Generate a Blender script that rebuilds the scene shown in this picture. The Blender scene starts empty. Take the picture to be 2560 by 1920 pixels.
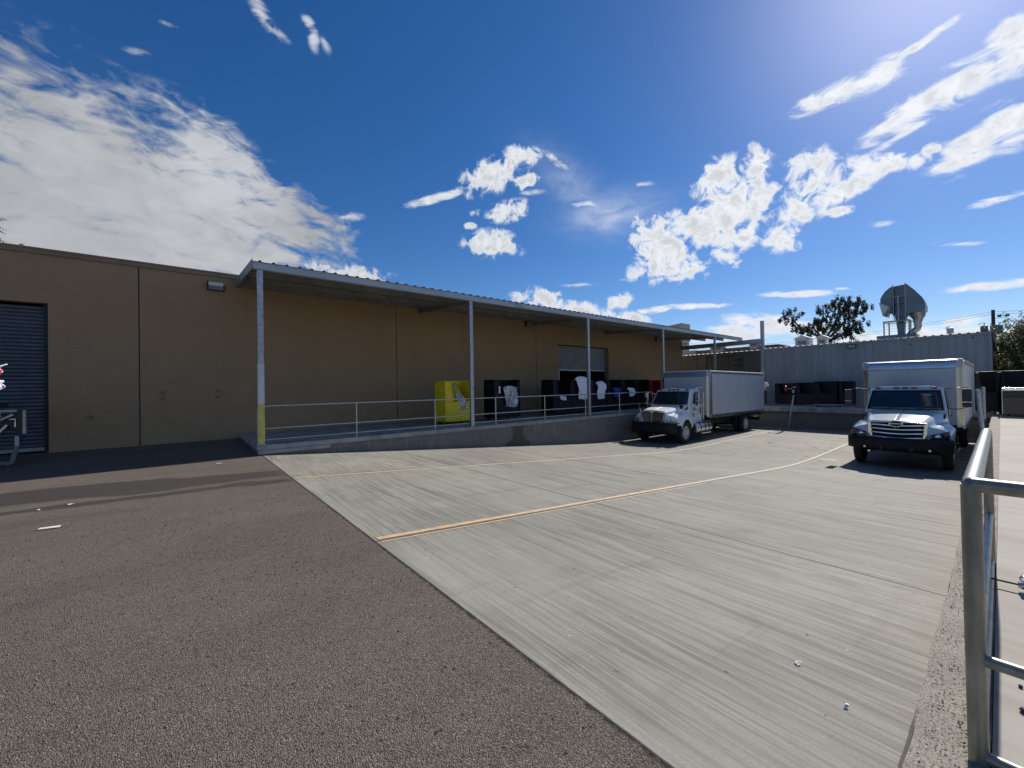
import bpy, bmesh, math, random
from mathutils import Vector, Matrix
from math import radians as R, sin, cos, pi, sqrt
random.seed(7)
S = bpy.context.scene
COL = S.collection

# ------------------------------------------------------------------ camera
EYE = Vector((0, 0, 1.6))
YAW, PITCH, ROLL, FPX = .8826, .0091, -.0172, 1006.3
F_ = Vector((cos(YAW)*cos(PITCH), sin(YAW)*cos(PITCH), sin(PITCH)))
R_ = Vector((sin(YAW), -cos(YAW), 0)); U_ = R_.cross(F_)
R2 = cos(ROLL)*R_ + sin(ROLL)*U_; U2 = -sin(ROLL)*R_ + cos(ROLL)*U_
cd = bpy.data.cameras.new('camera'); cam = bpy.data.objects.new('camera', cd); COL.objects.link(cam)
m = Matrix((R2, U2, -F_)).transposed().to_4x4(); m.translation = EYE; cam.matrix_world = m
cd.sensor_width = 36; cd.lens = 36*FPX/2560; cd.clip_end = 2000; cd.clip_start = .05
S.camera = cam
S.view_settings.view_transform = 'Standard'; S.view_settings.look = 'None'
S.view_settings.exposure = 0.22; S.view_settings.gamma = 1
# ------------------------------------------------------------------ sun
EL = R(38); AZ = R(1.0)              # towards +X, a hair towards +Y
sd = bpy.data.lights.new('sun', 'SUN'); sd.energy = 5.0; sd.angle = R(.5); sd.color = (1, .95, .87)
sun = bpy.data.objects.new('sun', sd); COL.objects.link(sun)
TOSUN = Vector((cos(EL)*cos(AZ), cos(EL)*sin(AZ), sin(EL)))
sun.rotation_euler = TOSUN.to_track_quat('Z', 'Y').to_euler(); sun.location = (60, 0, 50)

# ------------------------------------------------------------------ node helpers
class NT:
    def __init__(s, tree): s.t = tree; s.n = tree.nodes; s.l = tree.links
    def new(s, typ, ins=None, **kw):
        nd = s.n.new(typ)
        for k, v in kw.items(): setattr(nd, k, v)
        for k, v in (ins or {}).items(): s.set(nd.inputs[k], v)
        return nd
    def set(s, sock, v):
        if hasattr(v, 'is_output') or isinstance(v, bpy.types.NodeSocket): s.l.new(v, sock)
        else: sock.default_value = v
    def math(s, op, a, b=None, c=None, clamp=False):
        nd = s.n.new('ShaderNodeMath'); nd.operation = op; nd.use_clamp = clamp
        for i, v in enumerate((a, b, c)):
            if v is not None: s.set(nd.inputs[i], v)
        return nd.outputs[0]
    def vmath(s, op, a, b=None):
        nd = s.n.new('ShaderNodeVectorMath'); nd.operation = op
        s.set(nd.inputs[0], a)
        if b is not None: s.set(nd.inputs[1], b)
        return nd.outputs[0]
    def noise(s, vec, scale, detail=4, rough=.55, dist=0.):
        nd = s.n.new('ShaderNodeTexNoise')
        s.set(nd.inputs['Vector'], vec); nd.inputs['Scale'].default_value = scale
        nd.inputs['Detail'].default_value = detail; nd.inputs['Roughness'].default_value = rough
        nd.inputs['Distortion'].default_value = dist
        return nd.outputs[0]
    def rng(s, v, a, b, c=0., d=1., smooth=False):
        nd = s.n.new('ShaderNodeMapRange'); nd.clamp = True
        if smooth: nd.interpolation_type = 'SMOOTHSTEP'
        s.set(nd.inputs[0], v)
        for i, q in enumerate((a, b, c, d)): s.set(nd.inputs[1+i], q)
        return nd.outputs[0]
    def mix(s, f, a, b, mode='MIX'):
        nd = s.n.new('ShaderNodeMix'); nd.data_type = 'RGBA'; nd.blend_type = mode
        s.set(nd.inputs[0], f); s.set(nd.inputs[6], a); s.set(nd.inputs[7], b)
        return nd.outputs[2]
    def scale(s, vec, v):
        return s.vmath('MULTIPLY', vec, tuple(v))
def c4(c): return (c[0], c[1], c[2], 1)

# ------------------------------------------------------------------ world
W = bpy.data.worlds.new('World'); S.world = W; W.use_nodes = True
w = NT(W.node_tree); w.n.clear()
sky = w.new('ShaderNodeTexSky', sky_type='NISHITA'); sky.sun_disc = False
sky.sun_elevation = EL; sky.sun_rotation = R(90) - AZ
sky.air_density = 1.0; sky.dust_density = .22; sky.ozone_density = 2.6; sky.altitude = 350
tc = w.new('ShaderNodeTexCoord'); D = tc.outputs['Generated']
sp = w.new('ShaderNodeSeparateXYZ', {0: D})
az = w.math('ARCTAN2', sp.outputs[1], sp.outputs[0]); el = w.math('ARCSINE', sp.outputs[2])
ae = w.new('ShaderNodeCombineXYZ', {0: az, 1: el}).outputs[0]
PXR = 1/FPX
def azel(x, y):
    d = F_ + (x-1280)/FPX*R2 - (y-960)/FPX*U2; d.normalize()
    return math.atan2(d.y, d.x), math.asin(d.z)
def blob(cx, cy, a, b, rot, gain=1.):
    "an elliptic cloud field at a compass bearing and height; returns 1 in the middle, 0 at the rim, falling below"
    th = R(rot)
    c = azel(cx, cy); e = azel(cx+a*cos(th), cy-a*sin(th)); g = azel(cx-b*sin(th), cy-b*cos(th))
    v1 = (e[0]-c[0], e[1]-c[1]); v2 = (g[0]-c[0], g[1]-c[1])
    det = v1[0]*v2[1]-v1[1]*v2[0]
    d = w.vmath('SUBTRACT', ae, (c[0], c[1], 0))
    p = w.n.new('ShaderNodeVectorMath'); p.operation = 'DOT_PRODUCT'; w.set(p.inputs[0], d); p.inputs[1].default_value = (v2[1]/det, -v2[0]/det, 0)
    q = w.n.new('ShaderNodeVectorMath'); q.operation = 'DOT_PRODUCT'; w.set(q.inputs[0], d); q.inputs[1].default_value = (-v1[1]/det, v1[0]/det, 0)
    r2 = w.math('ADD', w.math('MULTIPLY', p.outputs['Value'], p.outputs['Value']), w.math('MULTIPLY', q.outputs['Value'], q.outputs['Value']))
    f = w.math('EXPONENT', w.math('MULTIPLY', r2, -.75))
    return w.math('MULTIPLY', f, gain)
def field(lst):
    o = None
    for b in lst:
        v = blob(*b); o = v if o is None else w.math('MAXIMUM', o, v)
    return o
cumulus = [(1235, 438, 72, 36, 22), (1308, 390, 36, 26, 0), (1310, 455, 32, 16, 15), (1272, 527, 46, 22, 12), (1232, 611, 60, 27, -4), (1190, 532, 16, 9, 0, .8), (1175, 566, 14, 8, 0, .8),
    (1655, 615, 88, 52, -35), (1680, 668, 92, 34, 10), (1735, 560, 90, 40, 10), (1780, 590, 90, 34, 0), (1852, 500, 105, 66, 30), (1790, 455, 62, 40, 40), (1895, 410, 34, 40, 30), (1868, 585, 44, 26, 40), (2028, 455, 76, 66, 10), (1990, 520, 60, 36, 30),
    (2165, 415, 60, 26, 10), (2110, 475, 80, 22, 28), (2225, 402, 42, 22, 0), (2297, 402, 30, 22, 30), (2330, 372, 40, 12, 20, .9), (1955, 598, 46, 28, 5), (1808, 640, 40, 16, -25), (2100, 529, 32, 12, 8, .9),
    (890, 692, 95, 26, -12), (960, 712, 70, 16, -12), (1360, 752, 64, 24, -10), (1470, 785, 80, 24, -10), (1545, 755, 30, 18, 20, .9), (1560, 800, 60, 18, 0, .9)]
streaks = [(2080, 238, 120, 28, 26), (2190, 190, 90, 34, 30), (2300, 110, 120, 12, 35, .95), (2280, 280, 190, 40, 38), (2420, 200, 170, 44, 35), (2546, 80, 90, 52, 38), (2540, 130, 120, 55, 30), (2440, 360, 160, 44, 32), (2530, 310, 110, 62, 25), (2250, 340, 120, 12, 30, .9),
    (1100, 492, 85, 13, 18, .95), (2490, 500, 80, 14, 14, .9), (1985, 735, 85, 10, 2, .9), (2105, 721, 20, 6, 0, .9), (2480, 715, 110, 13, 6), (2395, 609, 62, 8, 2, .85), (1735, 765, 80, 10, 2, .9), (1640, 775, 60, 10, 8, .9),
    (1830, 835, 150, 28, 8, .9), (1960, 812, 160, 26, -4, .95), (2130, 850, 160, 26, 5, .9), (2330, 835, 200, 24, 2, .9), (2420, 800, 60, 14, 6, .9), (2520, 850, 90, 30, 0, .9),
    ]
mass = [(30, 515, 380, 195, -20), (300, 480, 360, 170, -25), (520, 520, 260, 110, -30), (250, 600, 480, 110, -5), (690, 560, 170, 50, -20), (800, 545, 80, 24, -25, .9), (560, 620, 200, 50, -5), (120, 262, 220, 50, -20, .85), (560, 400, 170, 60, -38, .8), (700, 500, 120, 40, -30, .85), (560, 660, 120, 30, -8)]
wisps = [(655, 35, 70, 17, -58), (695, 84, 34, 11, -40), (775, 62, 30, 12, -55), (785, 98, 32, 14, -80), (815, 114, 26, 11, -70), (425, 62, 28, 8, -20, .7), (345, 130, 46, 12, -12, .6), (1385, 398, 46, 12, -35), (1330, 480, 34, 9, 0, .8), (1445, 712, 44, 6, 3, .8), (1610, 460, 30, 7, 5, .8), (870, 545, 48, 12, 8, .9), (1475, 510, 50, 10, 5, .8), (2370, 455, 60, 9, 25, .7), (2200, 560, 60, 9, 5, .6), (1560, 700, 30, 5, 0, .7)]
veil = [(1410, 450, 85, 42, -35), (1520, 535, 110, 45, 5)]
# cumulus: cauliflower edges
nd1 = w.noise(ae, 30, 9, .64, .5); nd2 = w.noise(ae, 9, 3, .5)
fC = field([(c[0], c[1], c[2]*1.12, c[3]*1.16)+tuple(c[4:]) for c in cumulus])
dC = w.math('ADD', fC, w.math('MULTIPLY', w.rng(fC, .08, .5), w.math('ADD', w.math('MULTIPLY_ADD', nd1, 2.7, -1.35), w.math('MULTIPLY_ADD', nd2, .9, -.45))))
aC = w.rng(dC, .30, .84, 0, 1, True)
# streaks: noise drawn out along a slanted line
mp = w.new('ShaderNodeMapping', {'Vector': ae, 'Rotation': (0, 0, R(24)), 'Scale': (1, 2.6, 1)})
nS = w.noise(mp.outputs[0], 16, 8, .62, .8)
fS = field([(c[0], c[1], c[2], c[3]*.86)+tuple(c[4:]) for c in streaks])
dS = w.math('ADD', fS, w.math('MULTIPLY', w.rng(fS, .1, .55), w.math('MULTIPLY_ADD', nS, 2.4, -1.2)))
aS = w.rng(dS, .24, .88, 0, 1, True)
# the great left cloud: rippled, thin towards its upper edge
mq = w.new('ShaderNodeMapping', {'Vector': ae, 'Rotation': (0, 0, R(-24)), 'Scale': (1, 2.2, 1)})
nM = w.noise(mq.outputs[0], 13, 9, .6, .9); nM2 = w.noise(ae, 3.6, 4, .5, .3)
wv = w.noise(mq.outputs[0], 34, 3, .5, .5)
fM = field(mass)
dM = w.math('ADD', fM, w.math('MULTIPLY', w.rng(fM, .05, .3), w.math('ADD', w.math('MULTIPLY_ADD', nM, 1.7, -.85), w.math('ADD', w.math('MULTIPLY_ADD', nM2, .6, -.3), w.math('MULTIPLY_ADD', wv, .75, -.37)))))
aM = w.rng(dM, .14, .84, 0, .98, True)
fW = field(wisps)
aW = w.math('MULTIPLY', w.rng(w.math('ADD', fW, w.math('MULTIPLY', w.rng(fW, .1, .6), w.math('MULTIPLY_ADD', nS, 2.6, -1.3))), .25, 1.25, 0, 1, True), .85)
aV = w.math('MULTIPLY', field(veil), w.math('MULTIPLY', w.rng(nM2, .3, .7, .2, .6), w.rng(nM, .3, .7, .25, 1)))
# sky out of the view: scattered small clouds, for light and reflections only where nothing was described
gate = w.rng(w.math('ABSOLUTE', w.math('SUBTRACT', az, YAW)), 1.15, 1.5)
nG = w.noise(D, 3.2, 7, .6, .3)
aG = w.math('MULTIPLY', gate, w.rng(nG, .52, .66, 0, .9, True))
alpha = w.math('MAXIMUM', w.math('MAXIMUM', aC, w.math('MAXIMUM', aS, aW)), w.math('MAXIMUM', aM, w.math('MAXIMUM', aV, aG)))
alpha = w.math('MULTIPLY', alpha, w.rng(el, -.01, .02))
# cloud body tone: thick hearts a little greyer, the left cloud greyer than the ones near the sun
up = w.vmath('ADD', ae, (.012, -.016, 0))
lit = w.math('SUBTRACT', w.noise(up, 30, 5, .6, .5), nd1)
tone = w.rng(lit, -.14, .12, .78, 1.0)
heart = w.rng(dC, .8, 1.8, 1.0, .86)
rimw = w.rng(w.math('MAXIMUM', dC, dS), .55, 1.05)
toneC = w.math('MULTIPLY_ADD', w.math('SUBTRACT', w.math('MULTIPLY', tone, heart), 1), rimw, 1)
toneM = w.math('MULTIPLY', w.rng(nM2, .35, .68, .58, .90), w.rng(nM, .3, .7, .90, 1.1))
isM = w.rng(w.math('SUBTRACT', aM, w.math('MAXIMUM', aC, aS)), -.05, .3)
toneA = w.math('ADD', w.math('MULTIPLY', toneM, isM), w.math('MULTIPLY', toneC, w.math('SUBTRACT', 1, isM)))
sunw = w.n.new('ShaderNodeVectorMath'); sunw.operation = 'DOT_PRODUCT'; w.set(sunw.inputs[0], D); sunw.inputs[1].default_value = TOSUN
near = w.rng(sunw.outputs['Value'], -.2, 1., .60, 1.10)
CW = 11.6
ccol = w.vmath('SCALE', (.93*CW, .965*CW, 1.02*CW)); w.set(ccol.node.inputs['Scale'], w.math('MULTIPLY', toneA, near))
hs0 = w.new('ShaderNodeHueSaturation', {'Saturation': 1.32, 'Value': 1.12, 'Color': sky.outputs[0]})
tint = w.mix(1., hs0.outputs[0], (.96, .96, 1.12, 1), 'MULTIPLY')
glow = w.math('POWER', w.math('MAXIMUM', sunw.outputs['Value'], 0), 48)
gl = w.vmath('SCALE', (4.0, 3.9, 4.3)); w.set(gl.node.inputs['Scale'], glow)
skyc = w.vmath('ADD', tint, gl)
out = w.mix(alpha, skyc, ccol)
bg = w.new('ShaderNodeBackground', {'Color': out, 'Strength': .066})
wo = w.new('ShaderNodeOutputWorld', {'Surface': bg.outputs[0]})

# ------------------------------------------------------------------ materials
MATS = {}
def mat(name, col, rough=.6, metal=0., var=0., vscale=3., bump=0., bscale=40., col2=None, spec=.5, coat=0., stretch=(1, 1, 1), detail=5):
    if name in MATS: return MATS[name]
    m = bpy.data.materials.new(name); m.use_nodes = True; t = NT(m.node_tree); b = t.n['Principled BSDF']
    b.inputs['Roughness'].default_value = rough; b.inputs['Metallic'].default_value = metal
    b.inputs['Specular IOR Level'].default_value = spec; b.inputs['Coat Weight'].default_value = coat
    tcn = t.new('ShaderNodeTexCoord'); v = t.scale(tcn.outputs['Object'], stretch)
    if var or col2:
        n = t.noise(v, vscale, detail, .6)
        c2 = col2 or tuple(min(1, x*(1-var)) for x in col); c1 = col if col2 else tuple(min(1, x*(1+var*.6)) for x in col)
        t.set(b.inputs['Base Color'], t.mix(t.rng(n, .3, .7), c4(c2), c4(c1)))
        t.set(b.inputs['Roughness'], t.rng(n, .3, .7, min(1, rough*1.12), rough*.88))
    else: b.inputs['Base Color'].default_value = c4(col)
    if bump:
        bn = t.new('ShaderNodeBump', {'Strength': bump, 'Distance': .01, 'Height': t.noise(v, bscale, 5, .6)})
        t.set(b.inputs['Normal'], bn.outputs[0])
    MATS[name] = m; return m

def base(name):
    m = bpy.data.materials.new(name); m.use_nodes = True; t = NT(m.node_tree); MATS[name] = m
    return m, t, t.n['Principled BSDF'], t.new('ShaderNodeTexCoord').outputs['Object']

# asphalt: brownish grey aggregate, wet tracks, worn patches
m, t, b, O = base('asphalt')
sx = t.new('ShaderNodeSeparateXYZ', {0: O}); X, Y = sx.outputs[0], sx.outputs[1]
big = t.noise(O, .45, 4, .55); mid = t.noise(O, 4, 5, .6)
vor = t.new('ShaderNodeTexVoronoi', {'Vector': O, 'Scale': 150.}); vc = t.new('ShaderNodeSeparateColor', {0: vor.outputs['Color']})
vor2 = t.new('ShaderNodeTexVoronoi', {'Vector': O, 'Scale': 190., 'Randomness': 1.}); vd = t.new('ShaderNodeSeparateColor', {0: vor2.outputs['Color']})
col = t.mix(t.rng(big, .35, .65), c4((.143, .113, .087)), c4((.188, .153, .120)))
col = t.mix(t.rng(mid, .3, .7, 0, .4), col, c4((.10, .083, .068)))
col = t.mix(t.rng(vc.outputs[0], 0, 1, 0, .55), col, c4((.218, .180, .144)))
col = t.mix(t.rng(vc.outputs[1], .55, .85, 0, .75), col, c4((.045, .037, .031)))
col = t.mix(t.rng(vd.outputs[0], .93, .95, 0, .7), col, c4((.38, .34, .29)))
# raked, ravelled bands where the fines are gone
rav = t.noise(t.scale(O, (.35, 1.3, 1)), .7, 4, .6, .6)
pit = t.noise(O, 48, 4, .7)
pitm = t.math('MULTIPLY', t.rng(rav, .48, .66, .12, 1), t.rng(pit, .54, .64))
col = t.mix(t.math('MULTIPLY', pitm, .85), col, c4((.03, .025, .022)))
# wet runnel: two long tongues running along X
nw = t.noise(t.scale(O, (.5, 1.4, 1)), 1.0, 3, .5); yy = t.math('MULTIPLY_ADD', nw, 1.0, t.math('SUBTRACT', Y, .5))
slope = t.math('MULTIPLY_ADD', X, .16, 0.)
def band(lo, hi, soft, x_end, k):
    y2 = t.math('SUBTRACT', yy, t.math('MULTIPLY', X, k))
    a = t.math('MULTIPLY', t.rng(y2, lo-soft, lo+soft), t.rng(y2, hi-soft, hi+soft, 1, 0))
    return t.math('MULTIPLY', a, t.rng(X, x_end-.3, x_end, 1, 0))
wet = t.math('MAXIMUM', band(8.75, 9.95, .05, .1, -.25), band(8.95, 9.85, .05, 1.7, -.25))
wet = t.math('MAXIMUM', wet, band(8.25, 8.62, .05, 1.7, -.12))
wet = t.math('MAXIMUM', wet, t.math('MULTIPLY', band(7.5, 7.75, .1, -.2, -.1), .4))
patch = t.noise(t.scale(O, (.6, 1.6, 1)), .9, 5, .6, .8)
col = t.mix(t.rng(patch, .50, .72, 0, .38), col, c4((.075, .064, .053)))
seamd = t.math('ADD', t.math('SUBTRACT', 1.575, X), t.math('MULTIPLY_ADD', t.noise(O, 22, 5, .75), .10, -.052))
col = t.mix(t.rng(seamd, .006, .03, .92, 0), col, c4((.018, .015, .013)))
inn = t.math('MULTIPLY', wet, .72)
col = t.mix(inn, col, c4((.036, .032, .029)))
t.set(b.inputs['Base Color'], col); t.set(b.inputs['Roughness'], t.rng(wet, 0, 1, .88, .6))
b.inputs['Specular IOR Level'].default_value = .35
h = t.math('ADD', t.math('MULTIPLY', vor.outputs['Distance'], -.9), t.math('ADD', t.math('MULTIPLY', vor2.outputs['Distance'], -.8), t.math('MULTIPLY', pitm, -1.)))
t.set(b.inputs['Normal'], t.new('ShaderNodeBump', {'Strength': .9, 'Distance': .010, 'Height': h}).outputs[0])

# yard concrete: broom streaks across, saw-cut joints, tyre grime
m, t, b, O = base('yard_concrete')
sx = t.new('ShaderNodeSeparateXYZ', {0: O}); X, Y = sx.outputs[0], sx.outputs[1]
big = t.noise(O, .35, 4, .6, .4)
st = t.noise(t.scale(O, (17, .38, 1)), 1.0, 6, .68); st2 = t.noise(t.scale(O, (40, 1.1, 1)), 1.0, 4, .65)
st3 = t.noise(t.scale(O, (5, .45, 1)), 1.0, 6, .65)
fine = t.noise(O, 130, 3, .7)
col = t.mix(t.rng(big, .36, .64), c4((.258, .250, .214)), c4((.326, .317, .272)))
amp = t.rng(t.noise(O, .5, 3, .5), .36, .60, .35, 1)
col = t.mix(t.math('MULTIPLY', t.rng(st, .52, .38, 0, .85), amp), col, c4((.125, .118, .10)))
col = t.mix(t.math('MULTIPLY', t.rng(st2, .53, .40, 0, .8), amp), col, c4((.13, .123, .104)))
col = t.mix(t.rng(st3, .54, .70, 0, .22), col, c4((.40, .39, .34)))
col = t.mix(t.rng(fine, .38, .62, .0, .42), col, c4((.15, .138, .115)))
col = t.mix(t.rng(t.noise(O, 1.3, 5, .65, .8), .55, .72, 0, .5), col, c4((.19, .155, .125)))
tyre = t.noise(t.scale(O, (.35, 5, 1)), 1.0, 5, .6, .6)
col = t.mix(t.rng(tyre, .58, .72, 0, .30), col, c4((.12, .105, .085)))
oil = t.noise(O, 2.6, 4, .6, .5); lane = t.math('MULTIPLY', t.rng(X, 12, 16), .8)
col = t.mix(t.math('MULTIPLY', t.rng(oil, .58, .70), t.math('ADD', lane, .18)), col, c4((.10, .088, .07)))
sp_ = t.noise(O, 19, 2, .5); col = t.mix(t.rng(sp_, .765, .78, 0, .7), col, c4((.55, .53, .5)))
sp2 = t.noise(t.vmath('ADD', O, (40, 3, 0)), 13, 2, .5); col = t.mix(t.rng(sp2, .755, .77, 0, .85), col, c4((.06, .055, .05)))
jn = t.math('MULTIPLY_ADD', t.noise(O, 9, 3, .6), .012, -.006)
Xj = t.math('ADD', X, jn); Yj = t.math('ADD', Y, jn); J = None
for xj in (5.12, 8.88, 12.2, 15.8, 19.5, 23.2):
    d = t.math('ABSOLUTE', t.math('SUBTRACT', Xj, xj)); J = d if J is None else t.math('MINIMUM', J, d)
for yj in (4.235, 8.47):
    J = t.math('MINIMUM', J, t.math('ABSOLUTE', t.math('SUBTRACT', Yj, yj)))
J = t.math('MINIMUM', J, t.math('MULTIPLY', t.math('ABSOLUTE', t.math('SUBTRACT', Xj, 1.575)), 2.2))
J = t.math('MINIMUM', J, t.math('MULTIPLY', t.math('ABSOLUTE', t.math('SUBTRACT', Yj, .305)), 2.))
jm = t.rng(J, .011, .019, 1, 0)
col = t.mix(t.math('MULTIPLY', jm, .85), col, c4((.035, .03, .027)))
t.set(b.inputs['Base Color'], col); b.inputs['Roughness'].default_value = .82; b.inputs['Specular IOR Level'].default_value = .3
hh = t.math('ADD', t.math('MULTIPLY', st2, .6), t.math('ADD', t.math('MULTIPLY', fine, .5), t.math('MULTIPLY', jm, -3)))
t.set(b.inputs['Normal'], t.new('ShaderNodeBump', {'Strength': .35, 'Distance': .006, 'Height': hh}).outputs[0])

# painted line: orange near the asphalt, cream further down, worn through
m, t, b, O = base('line_paint')
sx = t.new('ShaderNodeSeparateXYZ', {0: O}); X = sx.outputs[0]
col = t.mix(t.rng(X, 1.5, 10.5, 0, 1, True), c4((.60, .38, .18)), c4((.60, .53, .37)))
n = t.noise(t.scale(O, (1.5, 6, 1)), 6, 5, .7)
col = t.mix(t.rng(n, .40, .56, .75, 0), col, c4((.27, .25, .21)))
t.set(b.inputs['Base Color'], col); b.inputs['Roughness'].default_value = .8

# masonry
def block_mat(name, c1, c2, mortar, bw, bh, stain=None, mort_amt=1., bumpk=.3, vec=None):
    m, t, b, O = base(name)
    sx = t.new('ShaderNodeSeparateXYZ', {0: O})
    vv = t.new('ShaderNodeCombineXYZ', {0: t.math('ADD', sx.outputs[0], sx.outputs[1]), 1: sx.outputs[2]}).outputs[0]
    br = t.new('ShaderNodeTexBrick', {'Vector': vv, 'Color1': c4(c1), 'Color2': c4(c2), 'Mortar': c4(mortar), 'Scale': 1., 'Mortar Size': .006, 'Mortar Smooth': .3, 'Bias': 0., 'Brick Width': bw, 'Row Height': bh}, offset=.5)
    n = t.noise(O, 1.1, 5, .6); n2 = t.noise(O, 30, 4, .7)
    col = t.mix(t.rng(n, .3, .7, 0, .28), br.outputs[0], c4(tuple(x*.72 for x in c1)))
    col = t.mix(t.rng(n2, .3, .7, 0, .18), col, c4(tuple(x*.6 for x in c1)))
    if stain: col = stain(t, O, sx, col)
    t.set(b.inputs['Base Color'], col); b.inputs['Roughness'].default_value = .9; b.inputs['Specular IOR Level'].default_value = .25
    h = t.math('ADD', t.math('MULTIPLY', br.outputs['Fac'], -1.), t.math('MULTIPLY', n2, .35))
    t.set(b.inputs['Normal'], t.new('ShaderNodeBump', {'Strength': bumpk, 'Distance': .008, 'Height': h}).outputs[0])
    return m
def tan_stain(t, O, sx, col):
    # old scuffs and the faint repaired strip, each with a place and a shape of its own
    for (px, pz, r) in ((-1.93, .98, .10), (-.43, 1.63, .09), (-.42, 1.43, .08), (.93, 1.66, .08), (.90, 1.46, .08)):
        d = t.vmath('SUBTRACT', O, (px, 15.9, pz)); l = t.new('ShaderNodeVectorMath', {0: t.scale(d, (1, 0, 1.1))}, operation='LENGTH').outputs['Value']
        l = t.math('ADD', l, t.math('MULTIPLY_ADD', t.noise(O, 14, 3, .6), .1, -.05))
        col = t.mix(t.rng(l, r*.5, r*1.1, .6, 0), col, c4((.16, .115, .075)))
    st = t.noise(t.scale(O, (6, 1, .5)), 1.2, 5, .6)
    col = t.mix(t.rng(st, .55, .75, 0, .22), col, c4((.20, .155, .11)))
    a = t.math('MULTIPLY', t.rng(sx.outputs[0], 9.25, 9.45), t.rng(sx.outputs[0], 10.0, 10.15, 1, 0))
    a = t.math('MULTIPLY', a, t.math('MULTIPLY', t.rng(sx.outputs[2], 2.6, 2.9), t.rng(t.noise(O, 5, 4, .7), .45, .6)))
    return t.mix(t.math('MULTIPLY', a, .35), col, c4((.36, .31, .25)))
block_mat('tan_block', (.405, .272, .155), (.382, .254, .142), (.44, .31, .19), .406, .203, tan_stain)
def dock_stain(t, O, sx, col):
    z = sx.outputs[2]; n = t.noise(t.scale(O, (9, 1, 1.4)), 1.0, 5, .65)
    a = t.math('MULTIPLY', t.rng(n, .50, .68), t.rng(z, -.75, .05, .05, .5))
    col = t.mix(a, col, c4((.32, .31, .29)))
    # washed-down dark stain under the broken lip, X about 10
    xx = t.math('ABSOLUTE', t.math('SUBTRACT', t.math('ADD', sx.outputs[0], t.math('MULTIPLY_ADD', t.noise(O, 5, 3, .6), .3, -.15)), 10.05))
    wd = t.rng(z, -.55, -.35, .62, .30)
    col = t.mix(t.math('MULTIPLY', t.rng(t.math('SUBTRACT', xx, wd), -.04, .04, 1, 0), .75), col, c4((.07, .055, .045)))
    return col
block_mat('dock_block', (.175, .168, .155), (.14, .135, .125), (.235, .225, .21), .406, .203, dock_stain, bumpk=.6)

mat('dock_cap_concrete', (.30, .30, .285), .85, var=.35, vscale=2.5, bump=.4, bscale=25)
m, t, b, O = base('pale_pavement')
st = t.noise(t.scale(O, (1.6, .22, 1)), 2.2, 6, .6); n = t.noise(O, .5, 4, .6)
col = t.mix(t.rng(n, .35, .65), c4((.285, .255, .212)), c4((.355, .33, .285)))
col = t.mix(t.rng(st, .48, .68, 0, .7), col, c4((.25, .198, .15)))
col = t.mix(t.rng(t.noise(O, 60, 3, .6), .3, .7, 0, .15), col, c4((.26, .22, .19)))
sx = t.new('ShaderNodeSeparateXYZ', {0: O}); J = None
for xj in (6.3, 10., 13.7, 17.4, 21.1, 24.8):
    d = t.math('ABSOLUTE', t.math('SUBTRACT', sx.outputs[0], xj)); J = d if J is None else t.math('MINIMUM', J, d)
col = t.mix(t.rng(J, .004, .009, .6, 0), col, c4((.12, .1, .09)))
t.set(b.inputs['Base Color'], col); b.inputs['Roughness'].default_value = .85
t.set(b.inputs['Normal'], t.new('ShaderNodeBump', {'Strength': .25, 'Distance': .005, 'Height': t.noise(O, 45, 4, .6)}).outputs[0])
m, t, b, O = base('rough_kerb')
n = t.noise(t.scale(O, (1, 2., 1)), 55, 7, .72, .5); v = t.new('ShaderNodeTexVoronoi', {'Vector': O, 'Scale': 130.})
v3 = t.new('ShaderNodeSeparateColor', {0: v.outputs['Color']})
col = t.mix(t.rng(n, .38, .54), c4((.10, .085, .07)), c4((.36, .325, .275)))
col = t.mix(t.rng(v3.outputs[0], .55, 1, 0, .6), col, c4((.42, .37, .31)))
col = t.mix(t.rng(t.noise(O, 2.5, 3, .6), .55, .7, 0, .5), col, c4((.36, .33, .29)))
t.set(b.inputs['Base Color'], col); b.inputs['Roughness'].default_value = .95
t.set(b.inputs['Normal'], t.new('ShaderNodeBump', {'Strength': .8, 'Distance': .015, 'Height': n}).outputs[0])

mat('galvanised', (.42, .44, .46), .42, .75, var=.25, vscale=9, bump=.05, bscale=60)
mat('galv_rail', (.50, .50, .47), .38, .8, var=.3, vscale=14, bump=.05, bscale=80)
mat('fore_rail', (.27, .265, .225), .40, .6, var=.28, vscale=18, stretch=(1, 1, .4), bump=.06, bscale=90)
mat('canopy_sheet', (.25, .25, .235), .5, .35, var=.3, vscale=2.2)
mat('fascia_steel', (.43, .46, .49), .5, .3, var=.16, vscale=1.5, stretch=(.5, 1, 3))
mat('coping', (.27, .185, .115), .7, var=.2, vscale=4)
mat('dark_steel', (.035, .037, .04), .6, .3)
mat('door_slate', (.10, .115, .14), .5, .2, var=.2, vscale=5)
mat('door_grey', (.34, .36, .37), .5, .2, var=.2, vscale=4)
mat('door_bar', (.45, .46, .47), .4, .6)
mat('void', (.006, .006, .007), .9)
mat('wall_grey', (.30, .322, .335), .55, .1, var=.16, vscale=1.1, stretch=(1, 1, .35))
mat('annex_green_shaded', (.10, .108, .10), .6, .1, var=.25, vscale=1.4, stretch=(1, 1, .3))  # green-grey sheet, darkened in the colour to stand for shade
mat('roof_white', (.55, .55, .54), .5, .2, var=.15, vscale=3)
mat('yellow_plastic', (.80, .59, .012), .45, var=.14, vscale=5, bump=.06, bscale=20)
mat('navy_plastic', (.006, .007, .012), .5, spec=.3, var=.25, vscale=5, bump=.08, bscale=20)
mat('red_plastic', (.30, .008, .008), .45, var=.2, vscale=4)
mat('caster', (.03, .03, .03), .6)
m, t, b, O = base('white_linen')
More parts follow.
